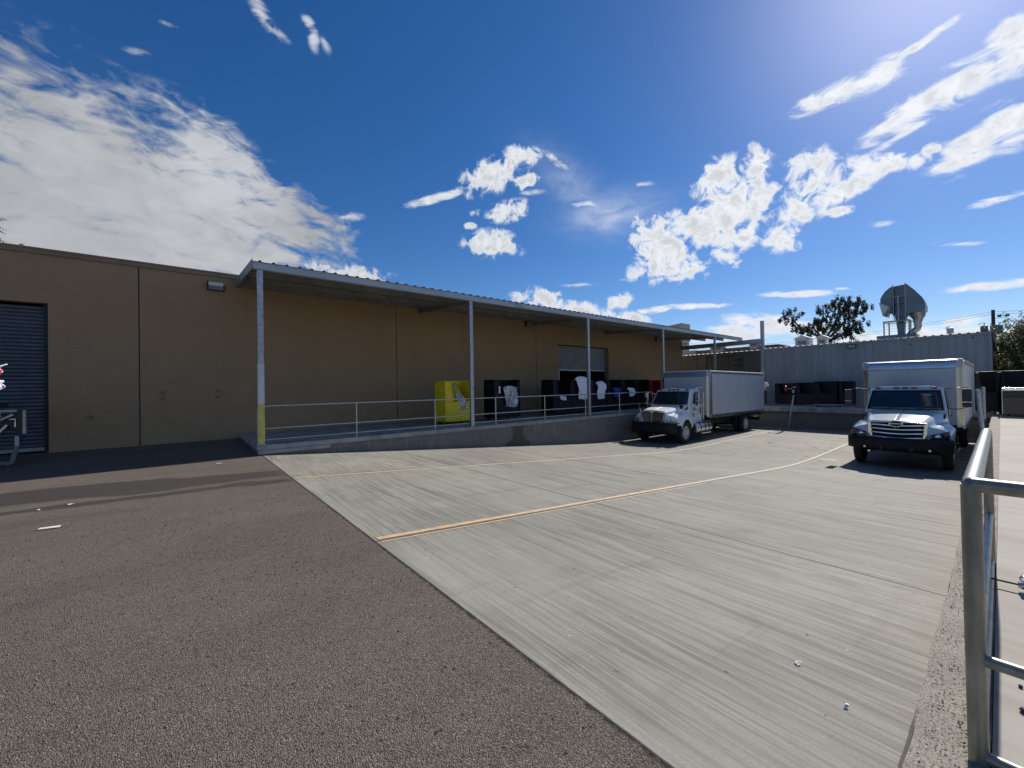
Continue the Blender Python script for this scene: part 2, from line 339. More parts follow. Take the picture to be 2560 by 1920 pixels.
n = t.noise(O, 6, 5, .6, 1.5)
t.set(b.inputs['Base Color'], t.mix(t.rng(n, .3, .7), c4((.80, .80, .90)), c4((.93, .93, .95)))); b.inputs['Roughness'].default_value = .9
t.set(b.inputs['Normal'], t.new('ShaderNodeBump', {'Strength': .9, 'Distance': .03, 'Height': n}).outputs[0])
m, t, b, O = base('blue_linen')
n = t.noise(O, 6, 5, .6, 1.5)
t.set(b.inputs['Base Color'], t.mix(t.rng(n, .3, .7), c4((.02, .035, .22)), c4((.05, .09, .42)))); b.inputs['Roughness'].default_value = .9
t.set(b.inputs['Normal'], t.new('ShaderNodeBump', {'Strength': .9, 'Distance': .03, 'Height': n}).outputs[0])
m, t, b, O = base('clear_film')
n = t.noise(t.scale(O, (2.2, 2.2, 1)), 2.4, 3, .55, .8)
t.set(b.inputs['Base Color'], t.mix(t.rng(n, .3, .7), c4((.28, .29, .32)), c4((.80, .80, .82)))); b.inputs['Roughness'].default_value = .25
t.set(b.inputs['Normal'], t.new('ShaderNodeBump', {'Strength': 1., 'Distance': .03, 'Height': n}).outputs[0])
t.set(b.inputs['Alpha'], t.rng(n, .36, .56, .35, .9))
mat('post_white', (.62, .62, .60), .6, var=.1)
mat('post_yellow', (.60, .52, .14), .6, var=.14, vscale=6)
mat('truck_white', (.80, .82, .83), .16, .0, var=.05, vscale=2)
mat('truck_white_shaded', (.50, .56, .61), .17, .0)  # white paint, its shade and the blue of the sky put into the colour
mat('nose_metal', (.34, .42, .52), .32, .7, var=.1)
mat('box_side', (.56, .56, .57), .5, .0, var=.05, vscale=1.5)
def seam(m):
    t = NT(m.node_tree); b = t.n['Principled BSDF']; o = t.new('ShaderNodeTexCoord').outputs['Object']; x = t.new('ShaderNodeSeparateXYZ', {0: o}).outputs[0]
    f = t.math('ABSOLUTE', t.math('SUBTRACT', t.math('FRACT', t.math('MULTIPLY', x, 1/1.22)), .5)); l = b.inputs['Base Color'].links[0].from_socket
    t.set(b.inputs['Base Color'], t.mix(t.rng(f, .006, .010, .5, 0), l, c4((.22, .23, .25))))
seam(MATS['box_side'])
mat('box_front', (.44, .47, .50), .5, .0, var=.08, vscale=1.5)
mat('stainless', (.50, .48, .43), .28, 1., var=.15, vscale=2, stretch=(1, 1, .2))
mat('chrome', (.82, .84, .86), .1, 1.)
mat('chrome_bar', (.62, .63, .64), .2, 1.)
mat('aluminium_tank', (.62, .63, .64), .3, 1., var=.12, vscale=6)
mat('bumper_black', (.012, .012, .014), .6, spec=.3)
mat('rubber', (.02, .02, .02), .85, bump=.2, bscale=40)
mat('rim_white', (.52, .52, .51), .4, .3, var=.12)
mat('glass_dark', (.012, .022, .034), .04, 0., spec=.8)
mat('lamp_glass', (.55, .60, .66), .08, .6)
mat('amber', (.30, .075, .015), .3)
mat('red_lamp', (.32, .03, .02), .3)
mat('black_paint', (.012, .012, .014), .35)
mat('sticker', (.45, .50, .48), .6)
mat('label_white', (.78, .78, .78), .6)
mat('lampglass_grey', (.30, .32, .33), .2, .2)
mat('bronze_lamp', (.035, .03, .028), .5, .4)
mat('fan_sheet', (.135, .16, .185), .38, .6, var=.18, vscale=1.2)
mat('fan_bright', (.40, .40, .38), .35, .7, var=.15, vscale=2)
mat('brown_roof', (.17, .135, .115), .9, var=.2, vscale=2)
mat('cream_wall', (.42, .38, .32), .85, var=.1)
mat('wood_pole', (.09, .065, .06), .85, var=.3, vscale=3)
mat('transformer', (.16, .165, .175), .5, .2)
mat('bark', (.12, .10, .085), .9, var=.4, vscale=6)
mat('skin', (.28, .16, .11), .6); mat('trousers', (.03, .032, .04), .85); mat('hair', (.02, .015, .012), .8)
mat('cloth_red', (.40, .01, .03), .8); mat('cloth_blue', (.02, .025, .14), .8); mat('cloth_white', (.72, .70, .76), .8)
mat('pebble', (.05, .045, .04), .8); mat('paper', (.62, .61, .57), .8)
def leafmat(name, c1, c2, tr):
    m, t, b, O = base(name)
    oi = t.noise(O, 1.4, 3, .6)
    col = t.mix(t.rng(oi, .35, .65), c4(c1), c4(c2)); t.set(b.inputs['Base Color'], col); b.inputs['Roughness'].default_value = .55
    tr_ = t.new('ShaderNodeBsdfTranslucent', {'Color': col}); mx = t.new('ShaderNodeMixShader', {0: tr, 1: b.outputs[0], 2: tr_.outputs[0]})
    t.set(t.n['Material Output'].inputs[0], mx.outputs[0])
leafmat('gum_leaf', (.04, .042, .024), (.085, .08, .045), .3)
leafmat('thorn_leaf', (.09, .10, .045), (.17, .17, .085), .45)
leafmat('palm_leaf', (.03, .035, .02), (.05, .055, .03), .2)

# ------------------------------------------------------------------ mesh builder
class MB:
    def __init__(s): s.v = []; s.f = []; s.sm = []
    def add(s, vs, fs, smooth=False):
        k = len(s.v); s.v += [tuple(p) for p in vs]; s.f += [tuple(i+k for i in f) for f in fs]; s.sm += [smooth]*len(fs); return s
    def box(s, x0, x1, y0, y1, z0, z1):
        x0, x1 = sorted((x0, x1)); y0, y1 = sorted((y0, y1)); z0, z1 = sorted((z0, z1))
        return s.add([(x0, y0, z0), (x1, y0, z0), (x1, y1, z0), (x0, y1, z0), (x0, y0, z1), (x1, y0, z1), (x1, y1, z1), (x0, y1, z1)],
                     [(0, 3, 2, 1), (4, 5, 6, 7), (0, 1, 5, 4), (1, 2, 6, 5), (2, 3, 7, 6), (3, 0, 4, 7)])
    def tube(s, pts, r, n=12, cap=True, smooth=True):
        pts = [Vector(p) for p in pts]; rs = r if isinstance(r, (list, tuple)) else [r]*len(pts)
        rings = []; pu = None
        for i, p in enumerate(pts):
            d = (pts[min(i+1, len(pts)-1)]-pts[max(i-1, 0)]).normalized()
            if pu is None:
                a = Vector((0, 0, 1)) if abs(d.z) < .9 else Vector((1, 0, 0)); u = d.cross(a).normalized()
            else: u = (pu - d*pu.dot(d)).normalized()
            pu = u; v = d.cross(u)
            rings.append([p+rs[i]*(cos(2*pi*k/n)*u+sin(2*pi*k/n)*v) for k in range(n)])
        vs = [q for g in rings for q in g]; fs = []
        for i in range(len(pts)-1):
            for k in range(n): fs.append((i*n+k, i*n+(k+1) % n, (i+1)*n+(k+1) % n, (i+1)*n+k))
        s.add(vs, fs, smooth)
        if cap: s.add(rings[0], [tuple(range(n))[::-1]]); s.add(rings[-1], [tuple(range(n))])
        return s
    def lathe(s, prof, c, axis='y', n=28, smooth=True):
        vs = []; c = Vector(c)
        for (r, h) in prof:
            for k in range(n):
                a = 2*pi*k/n; p = {'y': (r*cos(a), h, r*sin(a)), 'z': (r*cos(a), r*sin(a), h), 'x': (h, r*cos(a), r*sin(a))}[axis]
                vs.append(c+Vector(p))
        fs = [(i*n+k, i*n+(k+1) % n, (i+1)*n+(k+1) % n, (i+1)*n+k) for i in range(len(prof)-1) for k in range(n)]
        return s.add(vs, fs, smooth)
    def prism(s, poly, a, b, axis='y'):
        "poly: 2D points; extruded along axis from a to b"
        n = len(poly); f = {'y': lambda p, h: (p[0], h, p[1]), 'x': lambda p, h: (h, p[0], p[1]), 'z': lambda p, h: (p[0], p[1], h)}[axis]
        vs = [f(p, a) for p in poly]+[f(p, b) for p in poly]
        return s.add(vs, [tuple(range(n))[::-1], tuple(range(n, 2*n))]+[(i, (i+1) % n, n+(i+1) % n, n+i) for i in range(n)])
    def quad(s, *p): return s.add(p, [tuple(range(len(p)))])
    def grid(s, fn, nu, nv, smooth=True, flip=False):
        vs = [fn(i/nu, j/nv) for i in range(nu+1) for j in range(nv+1)]
        fs = [(i*(nv+1)+j, i*(nv+1)+j+1, (i+1)*(nv+1)+j+1, (i+1)*(nv+1)+j) for i in range(nu) for j in range(nv)]
        if flip: fs = [f[::-1] for f in fs]
        return s.add(vs, fs, smooth)
    def build(s, name, m, parent=None, bevel=0, seg=2, solid=0, xf=None, recalc=True):
        me = bpy.data.meshes.new(name)
        vs = [xf(p) for p in s.v] if xf else s.v
        me.from_pydata(vs, [], s.f); me.polygons.foreach_set('use_smooth', s.sm); me.update()
        if recalc:
            bm = bmesh.new(); bm.from_mesh(me); bmesh.ops.recalc_face_normals(bm, faces=bm.faces); bm.to_mesh(me); bm.free()
        o = bpy.data.objects.new(name, me); COL.objects.link(o)
        me.materials.append(MATS[m])
        if parent: o.parent = parent
        if solid: q = o.modifiers.new('s', 'SOLIDIFY'); q.thickness = solid; q.offset = 0
        if bevel:
            q = o.modifiers.new('b', 'BEVEL'); q.width = bevel; q.segments = seg; q.limit_method = 'ANGLE'; q.angle_limit = R(40)
        return o
def tag(o, label=None, cat=None, group=None, kind=None):
    if label: o['label'] = label
    if cat: o['category'] = cat
    if group: o['group'] = group
    if kind: o['kind'] = kind
    return o
def empty(name, loc, label=None, cat=None, group=None, rz=0):
    o = bpy.data.objects.new(name, None); COL.objects.link(o); o.location = loc; o.rotation_euler = (0, 0, rz); o.empty_display_size = .2
    return tag(o, label, cat, group)
def children(o): return [c for c in bpy.data.objects if c.parent == o]
def copy_tree(o, parent=None):
    c = o.copy(); COL.objects.link(c); c.parent = parent
    for ch in children(o): copy_tree(ch, c)
    return c

# ------------------------------------------------------------------ ground
ZY = -1.1
def yard_z(x):
    a = -.0782*(x-1.575)
    if x < 13.2: return a
    if x > 18: return ZY
    t = (x-13.2)/4.8; z0 = -.0782*(13.2-1.575); z1 = ZY; s0 = -.0782*4.8
    return (2*t**3-3*t**2+1)*z0+(t**3-2*t**2+t)*s0+(-2*t**3+3*t**2)*z1
DY = 11.9; XR = 28.1; YR = .3; WY = 15.9
def ground():
    xs = [-400, -40, -12, .4, 1.575, XR, 60, 400]; ys = [-400, -20, -9, YR, DY, 12.6, 13.6, 14.8, WY, 40, 400]
    g = MB()
    zf = lambda y: 0 if y <= 12.6 else min(.1, .1*(y-12.6)/3.)
    for i in range(len(xs)-1):
        for j in range(len(ys)-1):
            if xs[i] == 1.575 and ys[j] == YR: continue
            if xs[i] == 1.575 and ys[j] == -9: continue
            if xs[i] == .4 and ys[j] == -9: continue
            g.quad((xs[i], ys[j], zf(ys[j])), (xs[i+1], ys[j], zf(ys[j])), (xs[i+1], ys[j+1], zf(ys[j+1])), (xs[i], ys[j+1], zf(ys[j+1])))
    tag(g.build('asphalt_ground', 'asphalt', recalc=False), kind='structure')
ground()
y = MB()
N = 80
y.grid(lambda u, v: (1.575+u*(XR+.1-1.575), YR-.05+v*(DY+.1-YR+.05), yard_z(1.575+u*(XR-1.575))), N, 1, flip=True)
tag(y.build('yard_pavement', 'yard_concrete', recalc=False), kind='structure')
def ribbon(name, y0, y1, x0, x1, dz, m):
    l = MB(); l.grid(lambda u, v: (x0+u*(x1-x0), y0+v*(y1-y0), yard_z(x0+u*(x1-x0))+dz), 80, 1, flip=True)
    return tag(l.build(name, m, recalc=False), kind='structure')
ribbon('painted_line', 4.262, 4.345, 1.62, 27.5, .004, 'line_paint')
ribbon('painted_line', 4.165, 4.192, 1.62, 9, .004, 'line_paint')
ribbon('painted_line', 8.32, 8.40, 1.62, 27.5, .004, 'line_paint')
# right-hand pavement with its rough-cast kerb; walls of the sunken yard
def side_z(x):
    t = max(0, min(1, (x-2)/8)); return -.028+.058*t*t*(3-2*t)
p = MB(); p.grid(lambda u, v: (.4+u*28.8, .055-9*v, side_z(.4+u*28.8)), 90, 1)
p.add([(.4+28.8*i/90, .055, side_z(.4+28.8*i/90)) for i in range(91)]+[(.4+28.8*i/90, .055, -1.3) for i in range(91)], [(i, i+1, 92+i, 91+i) for i in range(90)])
p.quad((29.2, .055, .03), (29.2, -9, .03), (29.2, -9, -1.3), (29.2, .055, -1.3)); tag(p.build('side_pavement', 'pale_pavement'), kind='structure')
def kerb(u, v):
    X = .6+u*28.6; Y = .058+v*.24
    wob = .012*sin(X*3.1+Y*9)+.008*sin(X*11.3)+random.uniform(-.006, .006)
    return (X, Y+(.004*sin(X*2.3)+.004*sin(X*9.1) if v == 1 else 0), side_z(X)-.006+wob*.8-(.008 if v == 1 else 0))
k = MB(); k.grid(kerb, 420, 6, flip=True)
k.add([(2+27.2*i/60, .294, side_z(2+27.2*i/60)-.02) for i in range(61)]+[(2+27.2*i/60, .294, -1.3) for i in range(61)], [(i, i+1, 62+i, 61+i) for i in range(60)])
tag(k.build('kerb', 'rough_kerb', recalc=False), kind='structure')

# ------------------------------------------------------------------ tan warehouse
bld = empty('warehouse', (10, WY, 0), 'long low tan concrete-block warehouse with a thin brown roof edge and roller doors', 'building')
def rel(o, par):  # keep world coordinates under a parent Empty
    o.parent = par; o.matrix_parent_inverse = Matrix.Translation(-par.location) if not par.rotation_euler.z else par.matrix_world.inverted(); return o
ZT = 5.36; X0, X1 = -16, 30.5; T = .3
D1 = (-6.4, -2.69, .1, 4.03); D2 = (16.5, 21.1, .25, 4.01)
wl = MB()
for (a, b_) in ((X0, D1[0]), (D1[1], -.945), (-.915, 6.895), (6.925, 14.785), (14.815, D2[0]), (D2[1], X1)): wl.box(a, b_, WY, WY+T, -.3, ZT)
wl.box(D1[0], D1[1], WY, WY+T, D1[3], ZT); wl.box(D2[0], D2[1], WY, WY+T, D2[3], ZT)
wl.box(X1-T, X1, WY+T, WY+24, -.3, ZT); wl.box(X0, X0+T, WY+T, WY+24, -.3, ZT); wl.box(X0+T, X1-T, WY+23.7, WY+24, -.3, ZT)
rel(wl.build('wall', 'tan_block'), bld)
for xj in (-.93, 6.91, 14.8):
    jj = MB(); jj.box(xj-.016, xj+.016, WY+.02, WY+.2, .1, ZT); rel(jj.build('expansion_joint', 'dark_steel'), bld)
cp = MB(); cp.box(X0-.04, X1+.04, WY-.045, WY+.35, ZT-.06, ZT+.09); cp.box(X0-.05, X1+.05, WY-.06, WY+.36, ZT+.05, ZT+.10)
cp.box(X1-.3, X1+.045, WY+.35, WY+24, ZT-.05, ZT+.09)
rel(cp.build('roof_edge', 'coping', bevel=.008), bld)
rf = MB(); rf.box(X0+.1, X1-.1, WY+.31, WY+23.7, ZT-.5, ZT-.15); rel(rf.build('roof', 'brown_roof'), bld)
def slats(x0, x1, z0, z1, yy, pitch, m, name='roller_door', bar=True):
    prof = []; z = z0; n = int((z1-z0)/pitch)
    for i in range(n):
        a = z0+i*pitch
        for q, d in ((.0, .022), (.12, .004), (.35, -.012), (.65, -.012), (.88, .004), (1., .022)): prof.append((a+q*pitch, d))
    s = MB(); vs = []
    for zz, d in prof: vs += [(x0, yy+d, zz), (x1, yy+d, zz)]
    s.add(vs, [(2*i, 2*i+1, 2*i+3, 2*i+2) for i in range(len(prof)-1)], False)
    o = rel(s.build(name, m), bld)
    if bar:
        q = MB(); q.box(x0, x1, yy-.03, yy+.03, z0-.09, z0); rel2 = q.build('bottom_bar', 'door_bar' if m == 'door_grey' else 'door_grey', bevel=.006)
        rel2.parent = o
    for (a, b2) in ((x0-.09, x0), (x1, x1+.09)):
        q = MB(); q.box(a, b2, yy-.05, yy+.05, D1[2] if name == 'roller_door' and x0 < 0 else D2[2], z1); r = q.build('door_track', 'dark_steel' if x0 < 0 else 'galvanised'); r.parent = o
    return o
o1 = slats(D1[0]+.1, D1[1]-.1, D1[2]+.14, D1[3]-.02, WY+.2, .098, 'door_slate')
o2 = slats(D2[0]+.1, D2[1]-.1, 2.62, D2[3]-.02, WY+.24, .085, 'door_grey')
tag(o1, 'dark slate roller door, fully closed'); tag(o2, 'grey roller door rolled halfway up')
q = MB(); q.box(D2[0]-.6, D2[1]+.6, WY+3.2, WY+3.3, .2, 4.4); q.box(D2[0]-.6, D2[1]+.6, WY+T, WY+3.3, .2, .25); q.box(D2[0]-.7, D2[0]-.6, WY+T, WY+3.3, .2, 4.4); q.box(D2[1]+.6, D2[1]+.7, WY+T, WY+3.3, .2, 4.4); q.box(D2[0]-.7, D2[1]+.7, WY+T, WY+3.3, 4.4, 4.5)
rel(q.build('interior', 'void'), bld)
q = MB(); q.box(D2[0]+.35, D2[0]+.6, WY+.5, WY+.7, .25, 2.6); rel(q.build('interior_post', 'door_bar'), bld)
q = MB(); q.box(D2[1]-.05, D2[1]-.003, WY-.01, WY+.29, .3, D2[3]-.003); rel(q.build('door_jamb', 'coping'), bld)
def wall_pack(x, z, label, small=False, y=WY):
    t = empty('wall_lamp', (x, y, z), label, 'wall lamp', 'lamps high on the warehouse wall')
    h = MB(); h.prism([(-.02, -.15), (0, -.15), (-.11, -.15), (-.19, -.02), (-.16, .12), (0, .15)][1:], -.22, .22, 'x')
    h.build('housing', 'bronze_lamp', t, bevel=.01)
    g = MB(); g.quad((-.19, -.125, -.136), (.19, -.125, -.136), (.19, -.199, -.02), (-.19, -.199, -.02)); g.quad((-.19, -.199, -.02), (.19, -.199, -.02), (.19, -.168, .10), (-.19, -.168, .10))
    g.build('lens', 'lampglass_grey', t)
wall_pack(.88, 5.0, 'bronze wall lamp with a grey lens on the tan wall left of the metal canopy')
wall_pack(14.22, 4.95, 'dark wall lamp under the canopy left of the half-open roller door')
wall_pack(26.76, 4.95, 'dark wall lamp under the far end of the canopy right of the roller door')
# camera on the corner
t = empty('security_camera', (X1, WY, 4.75), 'small white security camera on the far corner of the tan wall', 'security camera')
q = MB(); q.tube([(0.02, -.02, .05), (.02, -.2, .05)], .02); q.build('bracket', 'label_white', t)
q = MB(); q.tube([(-.15, -.22, .0), (.2, -.25, .06)], .07); q.build('housing', 'label_white', t)

# ------------------------------------------------------------------ left loading dock
DZ = .25
dk = empty('loading_dock', (12, 13.9, 0), 'raised loading dock of grey concrete block along the tan wall, stained white under its lip', 'loading dock')
q = MB(); q.box(1.56, 30.5, DY, DY+.2, -1.4, DZ-.13); q.box(1.5, 1.56+.2, DY+.2, 15.88, -.3, DZ-.13)
rel(q.build('block_wall', 'dock_block'), dk)
q = MB(); vs = []; fs = []
def capz(X): return DZ
q.box(1.46, 9.3, DY-.03, 15.895, DZ-.13, DZ); q.box(9.31, 30.5, DY-.03, 15.895, DZ-.13, DZ)
rel(q.build('concrete_top', 'dock_cap_concrete', bevel=.018), dk)
q = MB(); q.box(1.48, 3.2, DY-.045, DY+.12, DZ-.23, DZ-.131); rel(q.build('thick_kerb_end', 'dock_cap_concrete', bevel=.012), dk)

# handrail on the dock
hr = empty('handrail', (10, 11.95, DZ), 'long galvanised pipe handrail with three rails along the edge of the loading dock', 'handrail')
HY = 12.0; rz = (1.24, .66, .37)
for i, z in enumerate(rz):
    q = MB()
    if i == 0: q.tube([(1.5, HY, 1.16), (1.56, HY, 1.21), (1.75, HY, z), (19.7, HY, z)], .021)
    else: q.tube([(1.5, HY, z), (19.7, HY, z)], .018)
    rel(q.build('rail', 'galv_rail'), hr)
for x in (1.5, 3.96, 6.53, 9.06, 11.6, 14.16, 16.72, 19.2, 19.72):
    q = MB(); q.tube([(x, HY, DZ), (x, HY, 1.24 if x > 2 else 1.16)], .021); q.tube([(x, HY, DZ), (x, HY, DZ+.012)], .05)
    rel(q.build('post', 'galv_rail'), hr)

# ------------------------------------------------------------------ canopy
cn = empty('canopy', (16, 13.9, DZ), 'long galvanised steel canopy with a corrugated roof and six slim posts over the dock', 'canopy')
CX0, CX1 = 1.42, 31.6; CY = 11.95; ZF = 4.90
rz_ = lambda Y: ZF+(Y-CY)*(.34/3.95)
s = MB(); prof = []; x = CX0
while x < CX1-.02:
    for dx, h in ((0, 0), (.11, 0), (.13, .035), (.17, .035), (.19, 0)): prof.append((x+dx, h))
    x += .305
prof.append((CX1, 0)); vs = []
for (xx, h) in prof: vs += [(xx, CY-.06, rz_(CY-.06)+h+.01), (xx, WY+.02, rz_(WY)+h+.01)]
s.add(vs, [(2*i, 2*i+2, 2*i+3, 2*i+1) for i in range(len(prof)-1)])
rel(s.build('roof_sheet', 'canopy_sheet', solid=.004), cn)
q = MB(); q.box(CX0, CX1, CY-.03, CY-.015, ZF-.19, ZF); q.box(CX0, CX1, CY-.03, CY+.06, ZF-.195, ZF-.18); rel(q.build('fascia', 'fascia_steel'), cn)
for xx, hh in ((10.05, .15), (10.16, .16), (10.27, .15), (10.42, .1)):
    q = MB(); q.box(xx, xx+.022, CY-.033, CY-.030, ZF-.17, ZF-.17+hh); rel(q.build('worn_marking', 'black_paint'), cn)
q = MB(); q.prism([(CY-.03, ZF-.19), (WY, rz_(WY)-.2), (WY, rz_(WY)+.06), (CY-.03, ZF+.06)], CX0-.02, CX0-.004, 'x'); q.box(CX0-.02, CX0+.05, CY-.03, WY, ZF-.02, ZF-.015) if 0 else None
rel(q.build('end_trim', 'canopy_sheet'), cn)
for Yp in (13.25, 14.6, 15.8):
    q = MB(); z = rz_(Yp); q.box(CX0, CX1, Yp-.02, Yp+.0, z-.17, z-.003); q.box(CX0, CX1, Yp+.001, Yp+.06, z-.17, z-.158); rel(q.build('purlin', 'canopy_sheet'), cn)
PX = [1.57, 7.98, 14.38, 20.79, 27.2]
for i, xp in enumerate(PX):
    if i:
        q = MB(); q.prism([(CY+.02, ZF-.29), (WY, rz_(WY)-.37), (WY, rz_(WY)-.172), (CY+.02, ZF-.173)], xp-.05, xp+.05, 'x'); rel(q.build('cross_beam', 'canopy_sheet'), cn)
    ps = MB()
    zb = DZ if i else DZ+.02
    yc = CY+.02
    # rolled C-section post
    ps.box(xp-.065, xp+.065, yc-.05, yc-.043, zb, ZF-.19); ps.box(xp-.065, xp-.058, yc-.043, yc+.05, zb, ZF-.2); ps.box(xp+.058, xp+.065, yc-.043, yc+.05, zb, ZF-.2)
    ps.box(xp-.11, xp+.11, yc-.09, yc+.09, zb-.015, zb)
    po = rel(ps.build('post', 'galvanised'), cn)
    if i == 0:
        for nm, a, b_, mm in (('yellow_paint', zb+.005, 1.30, 'post_yellow'), ('white_paint', 1.30, 2.32, 'post_white')):
            q = MB(); q.box(xp-.069, xp+.069, yc-.055, yc-.0505, a, b_); q.box(xp-.071, xp-.066, yc-.053, yc+.05, a, b_); q.box(xp+.066, xp+.071, yc-.053, yc+.05, a, b_); r = q.build(nm, mm); r.parent = po
            r.matrix_parent_inverse = Matrix.Identity(4)
        tag(po, 'end post painted yellow below and white above')

# ------------------------------------------------------------------ carts
def rrect(x0, x1, z0, z1, r, n=4):
    pts = []
    for cx, cz, a0 in ((x1-r, z1-r, 0), (x0+r, z1-r, 90), (x0+r, z0+r, 180), (x1-r, z0+r, 270)):
        for i in range(n+1):
            a = R(a0+90*i/n); pts.append((cx+r*cos(a), cz+r*sin(a)))
    return pts
def make_cart(name, m, label, cat, group=None, W_=1.25, D_=.8, H=1.52, cut=True):
    "bulk cart: base at local z=0, open front with a cut-down mouth facing -y"
    t = empty(name, (0, 0, 0), label, cat, group)
    b = MB(); z0 = .12; w2, d2 = W_/2, D_/2; th = .035
    b.box(-w2, w2, -d2, d2, z0, z0+.05)
    b.box(-w2, -w2+th, -d2, d2, z0+.05, H+z0); b.box(w2-th, w2, -d2, d2, z0+.05, H+z0); b.box(-w2+th, w2-th, d2-th, d2, z0+.05, H+z0)
    mz = z0+H*.48
    if cut:
        b.box(-w2+th, w2-th, -d2, -d2+th, z0+.05, mz)
        b.prism([(-w2+th, mz), (-w2+.36, mz), (-w2+.28, z0+H*.72), (-w2+.22, z0+H-.03), (-w2+th, z0+H-.03)], -d2, -d2+th)
        b.prism([(w2-th, mz), (w2-.18, mz), (w2-.12, z0+H*.72), (w2-.10, z0+H-.03), (w2-th, z0+H-.03)], -d2, -d2+th)
    else:
        b.box(-w2+th, w2-th, -d2, -d2+th, z0+.05, H+z0)
    b.build('body', m, t, bevel=.02, seg=2)
    r = MB()
    # moulded ribs and the raised lip round the mouth
    for zz in (.30, .62): r.box(-w2+.06, w2-.06, -d2-.012, -d2-.0005, z0+zz*H*.62, z0+zz*H*.62+.03)
    if cut:
        lip = [(-w2+.24, -d2-.01, z0+H-.04), (-w2+.30, -d2-.01, z0+H*.72), (-w2+.37, -d2-.01, mz+.06), (-w2+.42, -d2-.01, mz), (w2-.24, -d2-.01, mz), (w2-.19, -d2-.01, mz+.06), (w2-.13, -d2-.01, z0+H*.72), (w2-.11, -d2-.01, z0+H-.04)]
        r.tube(lip, .016, 8)
    for zz in (.2, .45, .72, .93):
        r.box(-w2-.014, -w2-.0005, -d2+.05, d2-.05, z0+zz*H, z0+zz*H+.035); r.box(w2+.0005, w2+.014, -d2+.05, d2-.05, z0+zz*H, z0+zz*H+.035)
    r.box(-w2-.013, -w2+.03, -d2-.013, -d2+.03, z0+.02, z0+H-.005); r.box(w2-.03, w2+.013, -d2-.013, -d2+.03, z0+.02, z0+H-.005)
    r.tube([(-w2+.02, -d2+.02, H+z0), (-w2+.02, d2-.02, H+z0), (w2-.02, d2-.02, H+z0), (w2-.02, -d2+.02, H+z0)], .02, 8)
    r.build('moulding', m, t, bevel=.006)
    for sx_ in (-1, 1):
        for sy in (-1, 1):
            c = MB(); c.lathe([(0, -.02), (.055, -.02), (.06, 0), (.055, .02), (0, .02)], (sx_*(w2-.14), sy*(d2-.12), .06), 'y', 14); c.box(sx_*(w2-.14)-.02, sx_*(w2-.14)+.02, sy*(d2-.12)-.03, sy*(d2-.12)+.03, .07, .12)
            c.build('caster', 'caster', t)
    return t
yc = make_cart('laundry_cart', 'yellow_plastic', 'bright yellow plastic bulk laundry cart behind the dock handrail', 'laundry cart', 'bulk laundry carts', W_=1.22)
yc.location = (8.12, 13.4, DZ)
bc = make_cart('laundry_cart', 'navy_plastic', 'x', 'laundry cart', 'bulk laundry carts', W_=1.27)
def cart(src, x, y, z, label, rz=0, sc=None):
    o = copy_tree(src); o.location = (x, y, z); o.rotation_euler = (0, 0, rz); o['label'] = label
    if sc: o.scale = sc
    return o
bc.location = (10.47, 13.42, DZ); bc['label'] = 'black laundry cart with a white side label, standing alone right of the yellow cart'
bc.rotation_euler = (0, 0, R(-2)); bc.scale = (1.03, 1, 1.02)
cart(bc, 13.8, 13.42, DZ, 'first black cart of the row by the half-open door, scrap of linen inside')
cart(bc, 15.12, 13.42, DZ, 'black laundry cart overflowing with white linen, left of the third canopy post', 0)
cart(bc, 16.45, 13.42, DZ, 'black laundry cart with white linen heaped to its rim, right of the third canopy post')
cart(bc, 17.76, 13.42, DZ, 'black laundry cart holding blue linen')
cart(bc, 19.07, 13.42, DZ, 'black laundry cart holding a low pile of white linen, second before the red cart')
cart(bc, 20.38, 13.42, DZ, 'empty black laundry cart directly beside the red cart', 0)
rc = copy_tree(yc); rc.location = (21.7, 13.42, DZ); rc['label'] = 'red plastic laundry cart behind the front of the white truck at the dock'
for ch in children(rc):
    if ch.name.startswith(('body', 'moulding')): ch.data = ch.data.copy(); ch.data.materials[0] = MATS['red_plastic']
q = MB(); q.box(9.98, 10.06, 12.985, 12.99, 1.38, 1.66); o = q.build('paper_label', 'label_white'); tag(o, 'narrow white paper label stuck on the lone black cart', 'label')
o.parent = bc; o.matrix_parent_inverse = (Matrix.Translation(bc.location) @ Matrix.Rotation(R(-2), 4, 'Z') @ Matrix.Diagonal((1.03, 1, 1.02, 1))).inverted()
o['label'] = 'narrow white paper label'; del o['category']

def cloth(name, m, x, y, z, w_, h_, d_, label, cat, group=None, taper=.75, top=.12, seed=1):
    "soft heap of linen spilling out of a cart's mouth: thick, folded, hanging"
    rnd = random.Random(seed); ph = [rnd.uniform(0, 6) for _ in range(6)]
    q = MB()
    def fn(u, v):
        # v: 0 back of heap -> 1 hanging end in front ; u across
        a = (u-.5)*2; prof = v
        if prof < .4: yy = d_*(1-prof/.4); zz = top*(1-a*a*.7)*sin(pi*(.35+prof))+h_
        else: yy = -.05-.03*sin(prof*6+ph[4]); zz = h_*(1-(prof-.4)/.6)+top*.3*(1-a*a)*(1-prof)
        wd = w_*(1-(1-taper)*max(0, (prof-.3))/.7)
        fold = .022*sin(9*prof+3*a+ph[0])+.018*sin(14*a+5*prof+ph[1])+.012*sin(23*prof+ph[2])
        return (a*wd/2+.02*sin(7*prof+ph[3]), yy+fold, zz+fold*.6)
    q.grid(fn, 26, 30)
    o = q.build(name, m, solid=.03); o.location = (x, y, z); tag(o, label, cat, group)
    return o
cloth('linen_heap', 'white_linen', 15.1, 12.965, .98, 1.0, .90, .03, 'large heap of white linen spilling over a black cart left of the third post', 'linen', 'linen in the carts', .62, .2, 3)
